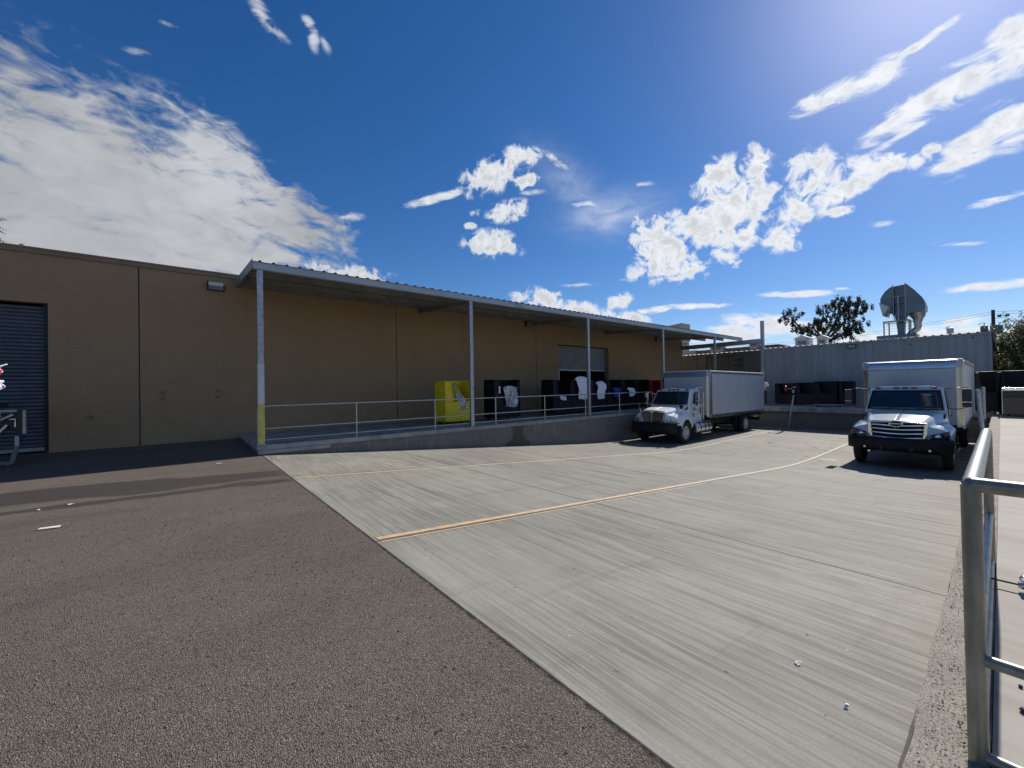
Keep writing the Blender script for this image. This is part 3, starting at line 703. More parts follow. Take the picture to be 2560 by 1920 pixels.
cloth('linen_heap', 'white_linen', 16.52, 12.98, .95, .72, .72, .02, 'heap of white linen standing in the black cart right of the third post', 'linen', 'linen in the carts', .72, .18, 5)
cloth('linen_heap', 'blue_linen', 17.86, 12.98, 1.0, .62, .42, .02, 'blue linen in a black cart between carts of white linen', 'linen', 'linen in the carts', .7, .08, 8)
cloth('linen_heap', 'white_linen', 19.16, 12.98, 1.02, .62, .38, .02, 'small low pile of white linen in the cart right of the blue linen', 'linen', 'linen in the carts', .7, .08, 11)
cloth('linen_heap', 'white_linen', 13.75, 12.99, .98, .4, .12, .02, 'scrap of white linen at the bottom of the first cart of the row', 'linen', 'linen in the carts', .8, .05, 13)
cloth('plastic_bag', 'clear_film', 10.58, 12.965, .80, .78, .76, .02, 'crumpled clear plastic bag of linen hanging out of the lone black cart', 'plastic bag', None, .7, .1, 21)
q = MB()
def film(u, v):
    zz = 1.80-1.0*v; wd = .02+.62*v**1.3; x0_ = 7.85+.22*v
    return (x0_+u*wd, 12.98+.03*sin(9*v+7*u)+.02*sin(19*u), zz+.015*sin(15*u))
q.grid(film, 18, 24); tag(q.build('plastic_sheet', 'clear_film', solid=.006), 'torn clear plastic sheet draped in the mouth of the yellow cart', 'plastic sheet')

# ------------------------------------------------------------------ rear dock, metal building, annex
rd = empty('loading_dock', (28.1, 6, 0), 'raised concrete rear dock with a thick lip at the end of the yard', 'loading dock')
PZ = .15
q = MB(); q.box(28.25, 32.85, .3, 11.89, -1.4, PZ-.28); rel(q.build('dock_wall', 'dock_block'), rd)
q = MB(); q.box(XR, 32.86, .3, 11.86, PZ-.28, PZ); rel(q.build('concrete_top', 'dock_cap_concrete', bevel=.02), rd)
q = MB()
for (a, b_) in ((1.3, 1.7), (3.0, 3.4), (5.2, 5.6), (7.2, 7.6)): q.box(XR-.1, XR-.002, a, b_, PZ-.6, PZ-.29)
XM = 32.86; YM0 = .36
mb = empty('metal_building', (XM, 6, PZ), 'pale grey ribbed sheet-metal building at the end of the yard with ducts on its roof', 'building')
def ribwall(x, y0, y1, z0, z1, pitch, h, m, name, par, w1=.02, w2=.035):
    s = MB(); prof = [(y0, 0)]; yy = y0+.1
    while yy < y1-.1:
        for dy, hh in ((0, 0), (w1, h), (w1+w2, h), (2*w1+w2, 0)): prof.append((yy+dy, hh))
        for k_ in (1/3, 2/3):
            c = yy+pitch*k_+.03
            if c < y1-.1: prof += [(c, 0), (c+.01, h*.25), (c+.03, h*.25), (c+.04, 0)]
        yy += pitch
    prof.append((y1, 0)); vs = []
    for (q_, hh) in prof: vs += [(x-hh, q_, z0), (x-hh, q_, z1)]
    s.add(vs, [(2*i, 2*i+2, 2*i+3, 2*i+1) for i in range(len(prof)-1)])
    return rel(s.build(name, m, recalc=False), par)
ribwall(XM, YM0, 10.9, PZ, 4.09, .345, .032, 'wall_grey', 'wall', mb)
q = MB(); q.box(XM+.01, XM+16, YM0, YM0+.02, 0, 4.09); q.prism([(XM+.01, 4.09), (XM+8, 4.42), (XM+16, 4.09)], YM0, YM0+.02, 'y'); rel(q.build('end_wall', 'wall_grey'), mb)
q = MB(); q.box(XM-.06, XM+.02, YM0-.06, YM0+.02, PZ-.1, 4.1); rel(q.build('corner_trim', 'wall_grey'), mb); q = MB(); q.box(XM-.05, XM-.035, 9.35, 9.55, PZ, 3.9); rel(q.build('downpipe', 'wall_grey'), mb)
def ribroof(x0, x1, x2, y0, y1, za, zb, m, name, par, pitch=.33):
    s = MB(); prof = []; yy = y0
    while yy < y1-.02:
        for dy, hh in ((0, 0), (.1, 0), (.13, .045), (.2, .045), (.23, 0)): prof.append((yy+dy, hh))
        yy += pitch
    vs = []
    for (q_, hh) in prof: vs += [(x0, q_, za+hh), (x1, q_, zb+hh), (x2, q_, za+hh)]
    fs = []
    for i in range(len(prof)-1): fs += [(3*i, 3*i+1, 3*i+4, 3*i+3), (3*i+1, 3*i+2, 3*i+5, 3*i+4)]
    s.add(vs, fs); return rel(s.build(name, m, solid=.012), par)
ribroof(XM-.12, XM+8, XM+16.1, YM0-.1, 10.95, 4.105, 4.45, 'roof_white', 'roof', mb)
q = MB(); q.box(XM-.085, XM-.03, YM0-.05, 10.9, 4.0, 4.095); rel(q.build('gutter', 'wall_grey'), mb)
t = empty('wall_lamp', (XM-.03, 5.97, 3.84), 'rectangular wall lamp with a dark frame on the grey metal wall', 'wall lamp')
q = MB(); q.box(-.12, 0, -.21, .21, -.13, .13); q.build('housing', 'bronze_lamp', t, bevel=.015)
q = MB(); q.box(-.126, -.121, -.175, .175, -.095, .095); q.build('lens', 'wall_grey', t)
for (yy, zz) in ((3.35, 3.72), (.95, 3.85)): q = MB(); q.tube([(XM-.045, yy, zz), (XM-.03, yy, zz)], .045, 10); rel(q.build('vent_hole', 'black_paint'), mb)
ax = empty('annex', (XM, 14, PZ), 'green-grey corrugated annex, shade worked into its colour, beyond the truck, between the canopy and the pale metal wall', 'building')
ribwall(XM+.02, 15.2, 21.5, PZ, 4.05, .30, .03, 'annex_green_shaded', 'wall', ax, .05, .07)
q = MB(); q.box(XM+.06, XM+.1, 10.95, 15.2, PZ, 3.80); rel(q.build('sliding_door', 'annex_green_shaded'), ax)
q = MB()
for yy in (11.3, 12.0, 12.7, 13.4, 14.1, 14.8): q.box(XM+.045, XM+.06, yy, yy+.03, PZ, 3.8)
rel(q.build('door_seam', 'annex_green_shaded'), ax)
q = MB(); q.box(XM-.06, XM+.05, 10.95, 15.4, 3.8, 4.0); q.box(XM-.02, XM+.1, 15.15, 15.35, PZ, 3.8); rel(q.build('door_header', 'annex_green_shaded', bevel=.01), ax)
ribroof(XM-.14, XM+8, XM+16, 10.98, 22, 4.03, 4.35, 'roof_white', 'roof', ax, .36)
q = MB(); rnd = random.Random(4)
for (zz, w_, th) in ((3.38, .72, .10), (3.22, .5, .03), (3.08, .6, .025), (2.95, .75, .10), (2.80, .55, .03), (2.66, .66, .025), (2.55, .6, .02), (2.42, .6, .02)):
    yy = 12.35
    while yy < 12.35+w_:
        l = rnd.uniform(.05, .14); q.box(XM+.035, XM+.04, yy, min(yy+l, 12.35+w_), zz, zz+th*rnd.uniform(.7, 1)); yy += l+.025
tag(rel(q.build('faded_sign', 'black_paint'), ax), 'small faded notice too worn to read')
# frame with the tall post
sf = empty('steel_frame', (30.5, 10.25, PZ), 'steel frame of one tall post and a level beam running back to the tan corner', 'frame')
q = MB(); q.box(30.42, 30.58, 10.15, 10.17, PZ, 5.85); q.box(30.42, 30.58, 10.33, 10.35, PZ, 5.85); q.box(30.49, 30.51, 10.17, 10.33, PZ, 5.85); rel(q.build('post', 'galvanised'), sf)
q = MB(); q.box(30.42, 30.58, 10.35, WY+.1, 4.61, 4.63); q.box(30.42, 30.58, 10.35, WY+.1, 4.33, 4.35); q.box(30.49, 30.51, 10.35, WY+.1, 4.35, 4.61); rel(q.build('beam', 'galvanised'), sf)

# carts against the metal wall
far = [(9.15, 'leftmost black laundry cart against the grey metal wall', 1.0), (8.0, 'second black laundry cart against the metal wall, behind the leaning signal post', 1.02), (6.95, 'rightmost black laundry cart of the four against the metal wall, slightly taller', 1.06)]
for yy, lb, sz in far:
    cart(bc, 31.3, yy, PZ, lb, R(-90), (.86, 1, .86*sz))
cart(bc, 31.3, 5.95+.0, PZ, 'x', R(-90), (.5, 1, .9))['label'] = 'narrow black cart end at the right of the row against the metal wall'
t = empty('pallet_dolly', (29.6, 6.6, PZ), 'low dark flat dolly lying on the rear dock before the black carts', 'dolly')
q = MB(); q.box(-.35, .35, -.8, .6, .1, .14); q.build('deck', 'galvanised', t, bevel=.01)
for a in (-.25, .25):
    for b_ in (-.6, .4):
        q = MB(); q.lathe([(0, -.02), (.05, -.02), (.05, .02), (0, .02)], (a, b_, .05), 'x', 12); q.build('caster', 'caster', t)
# leaning dock signal post
t = empty('signal_post', (27.6, 8.02, ZY), 'leaning grey post with a red and a pale lamp before the rear dock', 'signal post')
q = MB(); q.tube([(0, 0, 0), (.1, -.28, 1.98)], .05, 14); q.build('pole', 'galvanised', t)
q = MB(); q.box(.02, .2, -.36, -.2, 1.98, 2.45); q.box(.06, .16, -.2, .12, 2.3, 2.36); q.build('head', 'bumper_black', t, bevel=.03)
q = MB(); q.lathe([(0, -.02), (.06, -.02), (.075, 0), (.06, .02), (0, .02)], (0, -.29, 2.2), 'x', 16); q.build('pale_lamp', 'sticker', t, xf=lambda p: (p[0], -.29+(p[1]+.29)*.8, 2.2+(p[2]-2.2)*1.6))
q = MB(); q.lathe([(0, -.05), (.07, -.05), (.09, 0), (.07, .05), (0, .05)], (.05, .1, 2.35), 'x', 16); q.build('red_lamp', 'red_lamp', t, xf=lambda p: (p[0], .1+(p[1]-.1)*.75, 2.35+(p[2]-2.35)*2.1))

# right-hand carts and glossy cabinet, plus bollards beside the kerb
cart(bc, 28.3, .38-.0, .05, 'black laundry cart on the side pavement directly behind the right-hand truck', R(-90), (.62, 1, 1.16))
cart(bc, 28.3, -.36, .02, 'large black laundry cart on the side pavement behind the glossy black cabinet', R(-90), (.8, 1, 1.18))
t = empty('glossy_cabinet', (27.2, -.62, .05), 'glossy black cabinet with a bright top edge at the right end of the pavement', 'cabinet')
q = MB(); q.box(-.3, .35, -.75, .62, .06, 1.05); q.build('body', 'glass_dark', t, bevel=.01)
q = MB(); q.box(-.31, .36, -.76, .63, 1.06, 1.12); q.tube([(-.31, .62, .06), (-.31, .62, 1.06)], .018, 8); q.tube([(-.33, .62, 1.18), (-.33, -.76, 1.18)], .015, 8); q.build('rim', 'chrome_bar', t)
q = MB()
for a in (-.2, .25):
    for b_ in (-.6, .45): q.lathe([(0, -.02), (.05, -.02), (.05, .02), (0, .02)], (a, b_, .03), 'x', 12)
q.build('castors', 'caster', t)
for (x, y_, lb, ln) in ((19.2, .40, 'leaning pale steel bollard between the right-hand truck and the kerb', .13), (24.6, .52, 'pale steel bollard just behind the right-hand truck box, beside the kerb', .0)):
    z0 = ZY
    q = MB(); q.tube([(x, y_-.05, z0), (x+.0, y_+ln-.05, 1.28), ], .055, 14); q.tube([(x, y_+ln-.05, 1.28), (x, y_+ln-.05, 1.31)], [.055, .02], 14)
    o = q.build('bollard', 'galvanised'); tag(o, lb, 'bollard', 'bollards beside the kerb')

# ------------------------------------------------------------------ trucks
def lerp(a, b_, t): return a+(b_-a)*t
ST = [(.95, 1.47, .60, 1.45, .68, 1.33, .94, 1.24, 1.10, 1.12), (.6, 1.55, .66, 1.51, .78, 1.36, .97, 1.33, 1.13, 1.20), (.2, 1.62, .72, 1.58, .85, 1.40, 1.0, 1.39, 1.15, 1.25), (-.2, 1.69, .79, 1.64, .92, 1.43, 1.02, 1.38, 1.15, 1.24), (-.55, 1.745, .87, 1.68, .98, 1.42, 1.03, 1.33, 1.12, 1.16), (-.75, 1.77, .92, 1.70, 1.0, 1.40, 1.03, 1.28, 1.08, 1.12)]
def station(x, k):
    for a, b_ in zip(k[:-1], k[1:]):
        if a[0] >= x >= b_[0]:
            t = (a[0]-x)/(a[0]-b_[0]); return [lerp(p, q, t) for p, q in zip(a, b_)]
    return list(k[-1] if x < k[-1][0] else k[0])
def crom(pts, n):
    out_ = []
    P = [pts[0]]+list(pts)+[pts[-1]]
    for i in range(1, len(P)-2):
        for j in range(n):
            t = j/n; p0, p1, p2, p3 = P[i-1], P[i], P[i+1], P[i+2]
            out_.append(tuple(.5*((2*b)+(-a+c)*t+(2*a-5*b+4*c-d)*t*t+(-a+3*b-3*c+d)*t**3) for a, b, c, d in zip(p0, p1, p2, p3)))
    out_.append(pts[-1]); return out_
def make_truck(style, loc, label):
    A = style == 'A'
    t = empty('box_truck', loc, label, 'box truck', None, pi)
    P = 'truck_white' if A else 'truck_white_shaded'
    # -- hood and fenders
    xs = sorted(set([.95, .9, .82, .72, .66, .62, .60, .58, .54, .48, .4, .3, .2, .1, 0, -.1, -.2, -.3, -.4, -.48, -.54, -.58, -.60, -.62, -.68, -.75]), reverse=True)
    rows = []
    for x in xs:
        s_ = station(x, ST)
        zb = .5+sqrt(.61**2-x*x) if abs(x) < .6 else (.86 if x > 0 else .72)
        if abs(x) == .60: zb = .78 if x > 0 else .66
        o_ = s_[8]
        pts = [(0, s_[1]), (s_[2]*.5, s_[1]-.008), (s_[2], s_[3]), (s_[4], s_[5]), (s_[6], s_[7]), (o_, s_[9]), (o_+.015, min(s_[9]-.06, max(zb+.02, (s_[9]+zb)/2))), (o_+.01, zb)]
        c = crom(pts, 4)
        row = []
        for (yy, zz) in c:
            k_ = max(0, min(1, (x+.3)/1.25)); row.append((x-.26*k_*(yy/1.12)**2, yy, zz))
        rows.append(row)
    q = MB(); n = len(rows[0])
    for sg in (1, -1):
        vs = [(p[0], sg*p[1], p[2]) for r_ in rows for p in r_]
        fs = [(i*n+j, i*n+j+1, (i+1)*n+j+1, (i+1)*n+j) for i in range(len(rows)-1) for j in range(n-1)]
        q.add(vs, fs, True)
        # front skin below the first station
        fr = rows[0]; vs = [(p[0], sg*p[1], p[2]) for p in fr]+[(p[0]-.01, sg*p[1], .86) for p in fr]
        q.add(vs, [(j, j+1, n+j+1, n+j) for j in range(n-1)], True)
    q.build('hood', P, t, solid=.012)
    q = MB(); q.tube([(-.745, -.98, 1.72), (-.745, -.5, 1.775), (-.745, .5, 1.775), (-.745, .98, 1.72)], .012, 6); q.build('cowl_seam', 'bumper_black', t)
    # -- cab
    prof = [(-.74, .95), (-.62, 1.2), (-.56, 1.70), (-.98, 2.40), (-1.12, 2.47), (-1.75, 2.54), (-1.92, 2.46), (-1.98, 1.7), (-1.95, .9), (-1.3, .84), (-.80, .84)]
    wz = lambda z: .99 if z < 1.7 else lerp(.99, .86, (z-1.7)/.84)
    q = MB(); m_ = len(prof)
    vs = [(x, wz(z), z) for x, z in prof]+[(x, -wz(z), z) for x, z in prof]
    q.add(vs, [tuple(range(m_)), tuple(range(m_, 2*m_))[::-1]]+[(i, m_+i, m_+(i+1) % m_, (i+1) % m_) for i in range(m_)])
    q.build('cab', P, t, bevel=.05, seg=3)
    # windshield: gently curved pane just proud of the pillars
    q = MB()
    def ws(u, v):
        a = (u-.5)*2; zz = lerp(1.76, 2.37, v); x0_ = lerp(-.56, -.98, (zz-1.70)/.70)
        return (x0_+.045-.05*a*a, a*(wz(zz)-.075), zz+.004)
    q.grid(ws, 14, 6); q.build('windshield', 'glass_dark', t, solid=.01)
    q = MB(); rim_ = [ws(u/10, 0) for u in range(11)]+[ws(1, v/4) for v in range(1, 5)]+[ws(1-u/10, 1) for u in range(1, 11)]+[ws(0, 1-v/4) for v in range(1, 5)]
    q.tube([Vector(p)+Vector((.004, 0, 0)) for p in rim_], .013, 6); q.build('window_gasket', 'bumper_black', t)
    if not A:
        q = MB(); p0 = ws(.80, .80); q.box(p0[0]+.012, p0[0]+.016, .34, .62, 2.17, 2.25); q.build('sticker', 'sticker', t)
    q = MB()
    for sy in (-.45, .3): q.tube([(-.50, sy, 1.775), (-.60, sy+.28, 1.87), (-.60, sy+.5, 1.875)], .01, 6)
    q.build('wiper', 'black_paint', t)
    for sg in (1, -1):
        # door and side glass
        q = MB(); sw = [(-1.0, 1.78), (-1.22, 2.28), (-1.32, 2.34), (-1.72, 2.36), (-1.78, 2.30), (-1.80, 1.78)]
        vs = [(x, sg*(wz(z)+.006), z) for x, z in sw]; q.add(vs, [tuple(range(6))]); q.build('side_window', 'glass_dark', t, solid=.01)
        dr = [(-.86, .98), (-.86, 1.74), (-1.14, 2.36), (-1.84, 2.42), (-1.86, .98)]
        q = MB(); q.tube([(x, sg*(wz(z)+.002), z) for x, z in dr]+[(dr[0][0], sg*.992, dr[0][1])], .006, 5); door = q.build('door', 'bumper_black', t)
        q = MB(); q.box(-1.74, -1.58, sg*.995, sg*1.02, 1.52, 1.57) if not A else q.box(-1.72, -1.66, sg*.995, sg*1.015, 1.30, 1.62); q.build('handle', 'black_paint', door)
        if A and sg == 1:
            q = MB(); q.box(-1.12, -1.05, .996, .999, 1.44, 1.64); q.box(-1.20, -1.15, .996, .999, 1.48, 1.60); q.build('door_mark', 'cloth_red', door)
            q = MB(); q.box(-1.08, -.98, .996, .999, 1.18, 1.34)
            for z_ in (1.56, 1.50, 1.44, 1.30): q.box(-1.55, -1.24, .996, .999, z_, z_+.015)
            q.build('door_lettering', 'transformer', door)
        # fender vent scoop
        q = MB(); q.prism([(-.30, 1.50), (-.62, 1.56), (-.68, 1.64), (-.62, 1.67), (-.42, 1.60)], sg*.86, sg*.955); q.build('hood_vent', 'black_paint', t, bevel=.01)
        # headlight
        if A:
            hl = [(.60, 1.20), (.44, 1.0), (.47, 1.24)]
            q = MB()
            def hf(u, v):
                yy = lerp(.68, 1.10, u); zz = lerp(1.0+.04*u, 1.16+.02*u, v); return (.955-.26*(yy/1.12)**2+.012, sg*yy, zz)
        else:
            q = MB()
            def hf(u, v):
                yy = lerp(.72, 1.09, u); zz = lerp(.95+.02*u, lerp(1.10, 1.22, u), v); return (.955-.26*(yy/1.12)**2+.012, sg*yy, zz)
        q.grid(hf, 8, 4); hd = q.build('headlight', 'glass_dark' if not A else 'lamp_glass', t, solid=.02)
        if A:
            q = MB(); q.tube([hf(0, 0), hf(.5, 0), hf(1, 0), hf(1, 1), hf(.5, 1), hf(0, 1), hf(0, 0)], .012, 6); q.build('bezel', 'chrome', hd)
            q = MB(); q.lathe([(0, .02), (.055, .0)], Vector(hf(.35, .5))+Vector((.0, 0, 0)), 'x', 16); q.build('bulb', 'black_paint', hd)
        else:
            q = MB(); c = Vector(hf(.36, .45)); q.lathe([(0, .035), (.05, .03), (.075, .012)], c, 'x', 18); q.build('bulb', 'chrome', hd)
            q = MB(); a_ = [hf(u, v) for u, v in ((.74, .5), (.95, .5), (.95, .85), (.74, .8))]; q.add([(p[0]+.014, p[1], p[2]) for p in a_], [(0, 1, 2, 3)]); q.build('indicator', 'amber', hd)
        # mirrors
        if A:
            q = MB(); q.tube([(-.9, sg*.98, 1.78), (-.78, sg*1.22, 1.70), (-.78, sg*1.34, 1.70), (-.78, sg*1.34, 2.38), (-1.0, sg*.95, 2.24)], .014, 8); mr = q.build('mirror', 'chrome', t)
            q = MB(); q.box(-.84, -.72, sg*1.23, sg*1.42, 1.92, 2.34); q.box(-.82, -.70, sg*1.24, sg*1.42, 1.70, 1.86); q.build('mirror_head', 'chrome', mr, bevel=.03, seg=3)
            q = MB(); q.tube([(.25, sg*1.04, 1.36), (.33, sg*1.10, 1.66)], .012, 8); q.tube([(.5, sg*.86, 1.38), (.33, sg*1.10, 1.62)], .008, 8); q.tube([(.25, sg*1.04, 1.35), (.25, sg*1.04, 1.37)], .06, 12); hm = q.build('hood_mirror', 'chrome_bar', t)
            q = MB(); q.box(.30, .38, sg*1.03, sg*1.18, 1.60, 1.80); q.build('mirror_head', 'black_paint', hm, bevel=.03)
        else:
            q = MB(); q.tube([(-.98, sg*.92, 2.42), (-.60, sg*1.15, 2.47), (-.50, sg*1.42, 2.46), (-.50, sg*1.42, 1.88), (-.55, sg*1.18, 1.80), (-.80, sg*1.0, 1.80)], .013, 8); mr = q.build('mirror', 'black_paint', t)
            q = MB(); q.box(-.56, -.42, sg*1.30, sg*1.50, 2.04, 2.42); q.box(-.55, -.42, sg*1.30, sg*1.50, 1.88, 2.015); q.build('mirror_head', 'black_paint', mr, bevel=.025, seg=3)
            q = MB(); q.box(-.55, -.43, sg*1.31, sg*1.49, 2.422, 2.432); q.box(-.55, -.43, sg*1.31, sg*1.49, 2.018, 2.028); q.build('mirror_cap', 'chrome_bar', mr)
    # marker lamps on the roof
    for yy in (-.68, -.22, 0, .22, .68):
        q = MB(); q.box(-1.08, -1.0, yy-.07, yy+.07, 2.445, 2.50); q.build('marker_lamp', 'red_lamp' if not A else 'amber', t, bevel=.012)
    q = MB()
    if not A:
        q.tube([(-1.08, -.84, 2.44), (-1.06, -.6, 2.505), (-1.06, .6, 2.505), (-1.08, .84, 2.44)], .028, 8); q.build('visor_lip', 'truck_white', t)
        q = MB(); q.tube([(-.9, -.93, 2.35), (-1.0, -.95, 3.25)], .008, 6); q.build('aerial', 'black_paint', t)
    else:
        q.tube([(-1.10, -.8, 2.46), (-1.07, 0, 2.52), (-1.10, .8, 2.46)], .025, 8); q.build('visor_lip', 'truck_white', t)
        q = MB(); q.tube([(-1.35, .9, 2.44), (-1.3, 1.04, 2.56), (-1.9, 1.04, 2.56)], .02, 8); q.tube([(-1.9, 1.06, 1.0), (-1.9, 1.06, 2.3)], .03, 8); q.build('grab_bar', 'chrome', t)
    # -- grille
    xg = lambda yy: .955-.26*(yy/1.12)**2
    if A:
        gp = [(-.50, .98), (.50, .98), (.60, 1.42), (.25, 1.475), (-.25, 1.475), (-.60, 1.42)]
        q = MB(); q.grid(lambda u, v: (xg((u-.5)*lerp(1.02, 1.2, v))+.016, (u-.5)*lerp(1.02, 1.2, v), lerp(.975, 1.43+.04*sin(pi*u), v)), 14, 4); q.build('grille_back', 'void', t, solid=.01)
        q = MB(); q.tube([(xg(p[0])+.03, p[0], p[1]) for p in gp+gp[:1]], .014, 8); gr = q.build('grille', 'chrome', t)
        q = MB()
        for i in range(21):
            y0_ = -.52+i*.052; z1 = 1.455 if abs(y0_) < .28 else 1.43; yt = y0_*1.12
            q.tube([(xg(y0_)+.028, y0_*.97, .99), (xg(yt)+.028, yt, z1)], .0045, 5)
        q.tube([(xg(0)+.03, 0, .98), (xg(0)+.03, 0, 1.46)], .015, 6)
        q.build('grille_slat', 'chrome_bar', gr)
        q = MB(); e = [(0, .07), (.075, 0), (0, -.07), (-.075, 0), (0, .07)]; q.tube([(1.0, a, 1.43+b_) for a, b_ in e], .014, 6); q.box(.992, 1.005, -.05, .05, 1.418, 1.442); q.build('emblem', 'chrome', gr)
        q = MB(); q.tube([(.98, -.62, 1.475), (1.0, 0, 1.53), (.98, .62, 1.475)], .02, 8); q.build('hood_lip', 'chrome', t)
        for sg in (1, -1):
            q = MB(); q.prism([(sg*.52, .98), (sg*.56, .98), (sg*.68, 1.38), (sg*.64, 1.42)], .87, .925, 'x'); q.build('grille_cheek', 'chrome_bar', t, bevel=.01)
    else:
        gp = [(-.60, .92), (.60, .92), (.66, 1.12), (.66, 1.45), (.40, 1.42), (-.40, 1.42), (-.66, 1.45), (-.66, 1.12)]
        q = MB(); q.grid(lambda u, v: (xg((u-.5)*1.26)+.014, (u-.5)*1.26, lerp(.93, 1.44, v)), 14, 4); q.build('grille_back', 'void', t, solid=.01)
        q = MB()
        for k_, (z_, hw) in enumerate(((1.345, .60), (1.225, .60), (1.10, .60), (.965, .59))):
            def gb(u, v, z_=z_, hw=hw):
                yy = lerp(-hw, hw, u); return (xg(yy)+.03+.015*sin(pi*v), yy, z_-.012*cos(pi*u*2-pi)+lerp(-.028, .028, v))
            q.grid(gb, 16, 4)
        gr = q.build('grille', 'chrome', t, solid=.012)
        for sg in (1, -1):
            q = MB(); q.prism([(sg*.55, .94), (sg*.60, .94), (sg*.67, 1.12), (sg*.67, 1.44), (sg*.60, 1.44)], .85, .93, 'x'); q.build('grille_cheek', 'chrome', t, bevel=.012)
        q = MB(); q.tube([(xg(a)+.04, a, 1.43+.02*cos(a*3)) for a in [-.66+.12*i for i in range(12)]], .022, 8); q.build('hood_lip', 'chrome', t)
        q = MB(); el_ = [(1.045, .15*cos(R(a)), 1.40+.095*sin(R(a))) for a in range(0, 361, 15)]; q.tube(el_, .016, 8); em = q.build('emblem', 'chrome', gr)
        q = MB(); q.add([(1.036, .14*cos(R(a)), 1.40+.085*sin(R(a))) for a in range(0, 360, 15)], [tuple(range(24))]); q.build('emblem_face', 'black_paint', em) if 0 else q.build('emblem_face', 'black_paint', gr)
        q = MB(); q.box(1.038, 1.05, -.13, .13, 1.392, 1.408); q.build('emblem_bar', 'chrome', gr)
    # -- bumper
    q = MB()
    bz0, bz1 = (.46, .96) if A else (.58, .95)
    def bp_(u, v):
        a = (u-.5)*2; yy = a*1.17; xx = 1.16-.10*a*a-.22*max(0, abs(a)-.82)/.18
        return (xx, yy, lerp(bz0, bz1, v)+(.02*a*a if v < .5 else 0))
    q.grid(bp_, 26, 3)
    vs = [bp_(i/26, 1) for i in range(27)]+[(p[0]-.25, p[1]*.98, p[2]) for p in [bp_(i/26, 1) for i in range(27)]]
    q.add(vs, [(i, i+1, 27+i+1, 27+i) for i in range(26)]); bo = q.build('bumper', 'bumper_black', t, solid=.03)
    if not A:
        for yy in (-.33, .33): q = MB(); q.box(1.10, 1.17, yy-.05, yy+.05, .58, .72); q.build('tow_hook', 'dark_steel', bo, bevel=.015)
        for yy in (-.72, .72): q = MB(); q.tube([(1.14, yy, .66), (1.165, yy, .66)], .03, 12); q.build('bolt', 'chrome_bar', bo)
        q = MB(); q.box(1.15, 1.172, -.2, .2, .60, .76); q.build('plate_recess', 'black_paint', bo, bevel=.01)
    # -- wheels
    def wheel(x, sg, y_out, front):
        tr = MB(); w_ = .25
        tr.lathe([(.30, -w_/2+.02), (.40, -w_/2), (.475, -w_/2+.02), (.498, -w_/2+.05), (.50, 0), (.498, w_/2-.05), (.475, w_/2-.02), (.40, w_/2), (.30, w_/2-.02)], (0, 0, 0), 'y', 40)
        wo_ = tr.build('wheel', 'rubber', t); wo_.location = (x, sg*(y_out-w_/2), .5)
        rm = MB(); s1 = sg
        if front: pr = [(.31, .112), (.30, .10), (.285, .06), (.26, .03), (.16, .05), (.14, .115), (.10, .13), (0, .135)]
        else: pr = [(.31, .112), (.30, .095), (.285, .02), (.26, -.06), (.18, -.08), (.16, -.04), (.12, -.02), (0, -.02)]
        rm.lathe([(r, s1*h) for r, h in pr], (0, 0, 0), 'y', 36)
        ro = rm.build('rim', 'rim_white', wo_)
        hl_ = MB()
        for k_ in range(8):
            a = 2*pi*k_/8; c = Vector((.215*cos(a), s1*(.047 if front else -.062), .215*sin(a))); hl_.lathe([(.032, 0), (0, s1*.002)], c, 'y', 10)
        hl_.build('hand_hole', 'black_paint', wo_)
        if front:
            lg = MB()
            for k_ in range(10):
                a = 2*pi*k_/10; c = (.155*cos(a), 0, .155*sin(a)); lg.tube([(c[0], s1*.05, c[2]), (c[0], s1*.09, c[2])], .012, 6)
            lg.build('lug_nut', 'chrome', wo_)
        return wo_
    for sg in (1, -1):
        wheel(0, sg, 1.14, True); wheel(-6.72, sg, 1.17, False); wheel(-6.72, sg, .86, False)
        q = MB(); q.prism([(-6.1, 1.0), (-5.95, 1.05), (-5.95, .98), (-6.1, .93)], sg*.6, sg*1.15)
    # -- inner arches, chassis
    q = MB(); q.box(-9.1, .9, .34, .42, .62, .86); q.box(-9.1, .9, -.42, -.34, .62, .86); q.box(-7.1, -6.3, -.9, .9, .45, .55); q.box(-.1, .1, -.9, .9, .42, .55)
    q.box(-.85, .8, -.7, .7, .75, 1.30); q.box(-2.0, -.8, -.85, .85, .62, .83)
    for xx in (-3.2, -4.6, -6.0, -7.6, -8.9): q.box(xx, xx+.1, -1.2, 1.2, .92, 1.05)
    q.build('chassis', 'dark_steel', t)
    q = MB()
    for sg in (1, -1): q.add([(.66*cos(R(a)), sg*yy, .5+.66*sin(R(a))) for yy in (.62, 1.06) for a in range(0, 181, 15)], [(i, i+1, 13+i+1, 13+i) for i in range(12)], True)
    q.build('wheel_arch', 'black_paint', t, solid=.02)
    if A:
        for sg in (1,):
            q = MB(); q.lathe([(0, 0), (.2, .0), (.27, .03), (.28, .08), (.28, 1.42), (.27, 1.47), (.2, 1.5), (0, 1.5)], (-2.55, sg*.92, .63), 'x', 32); ft = q.build('fuel_tank', 'aluminium_tank', t)
            q = MB()
            for xx in (-2.25, -1.82, -1.38): q.lathe([(.285, 0), (.29, .0), (.29, .05), (.285, .05)], (xx, sg*.92, .63), 'x', 32)
            q.build('tank_strap', 'black_paint', ft)
            q = MB(); q.box(-2.3, -1.35, sg*1.16, sg*1.22, .36, .40); q.box(-2.2, -1.4, sg*.98, sg*1.2, .92, .95); q.build('step', 'chrome_bar', ft)
    else:
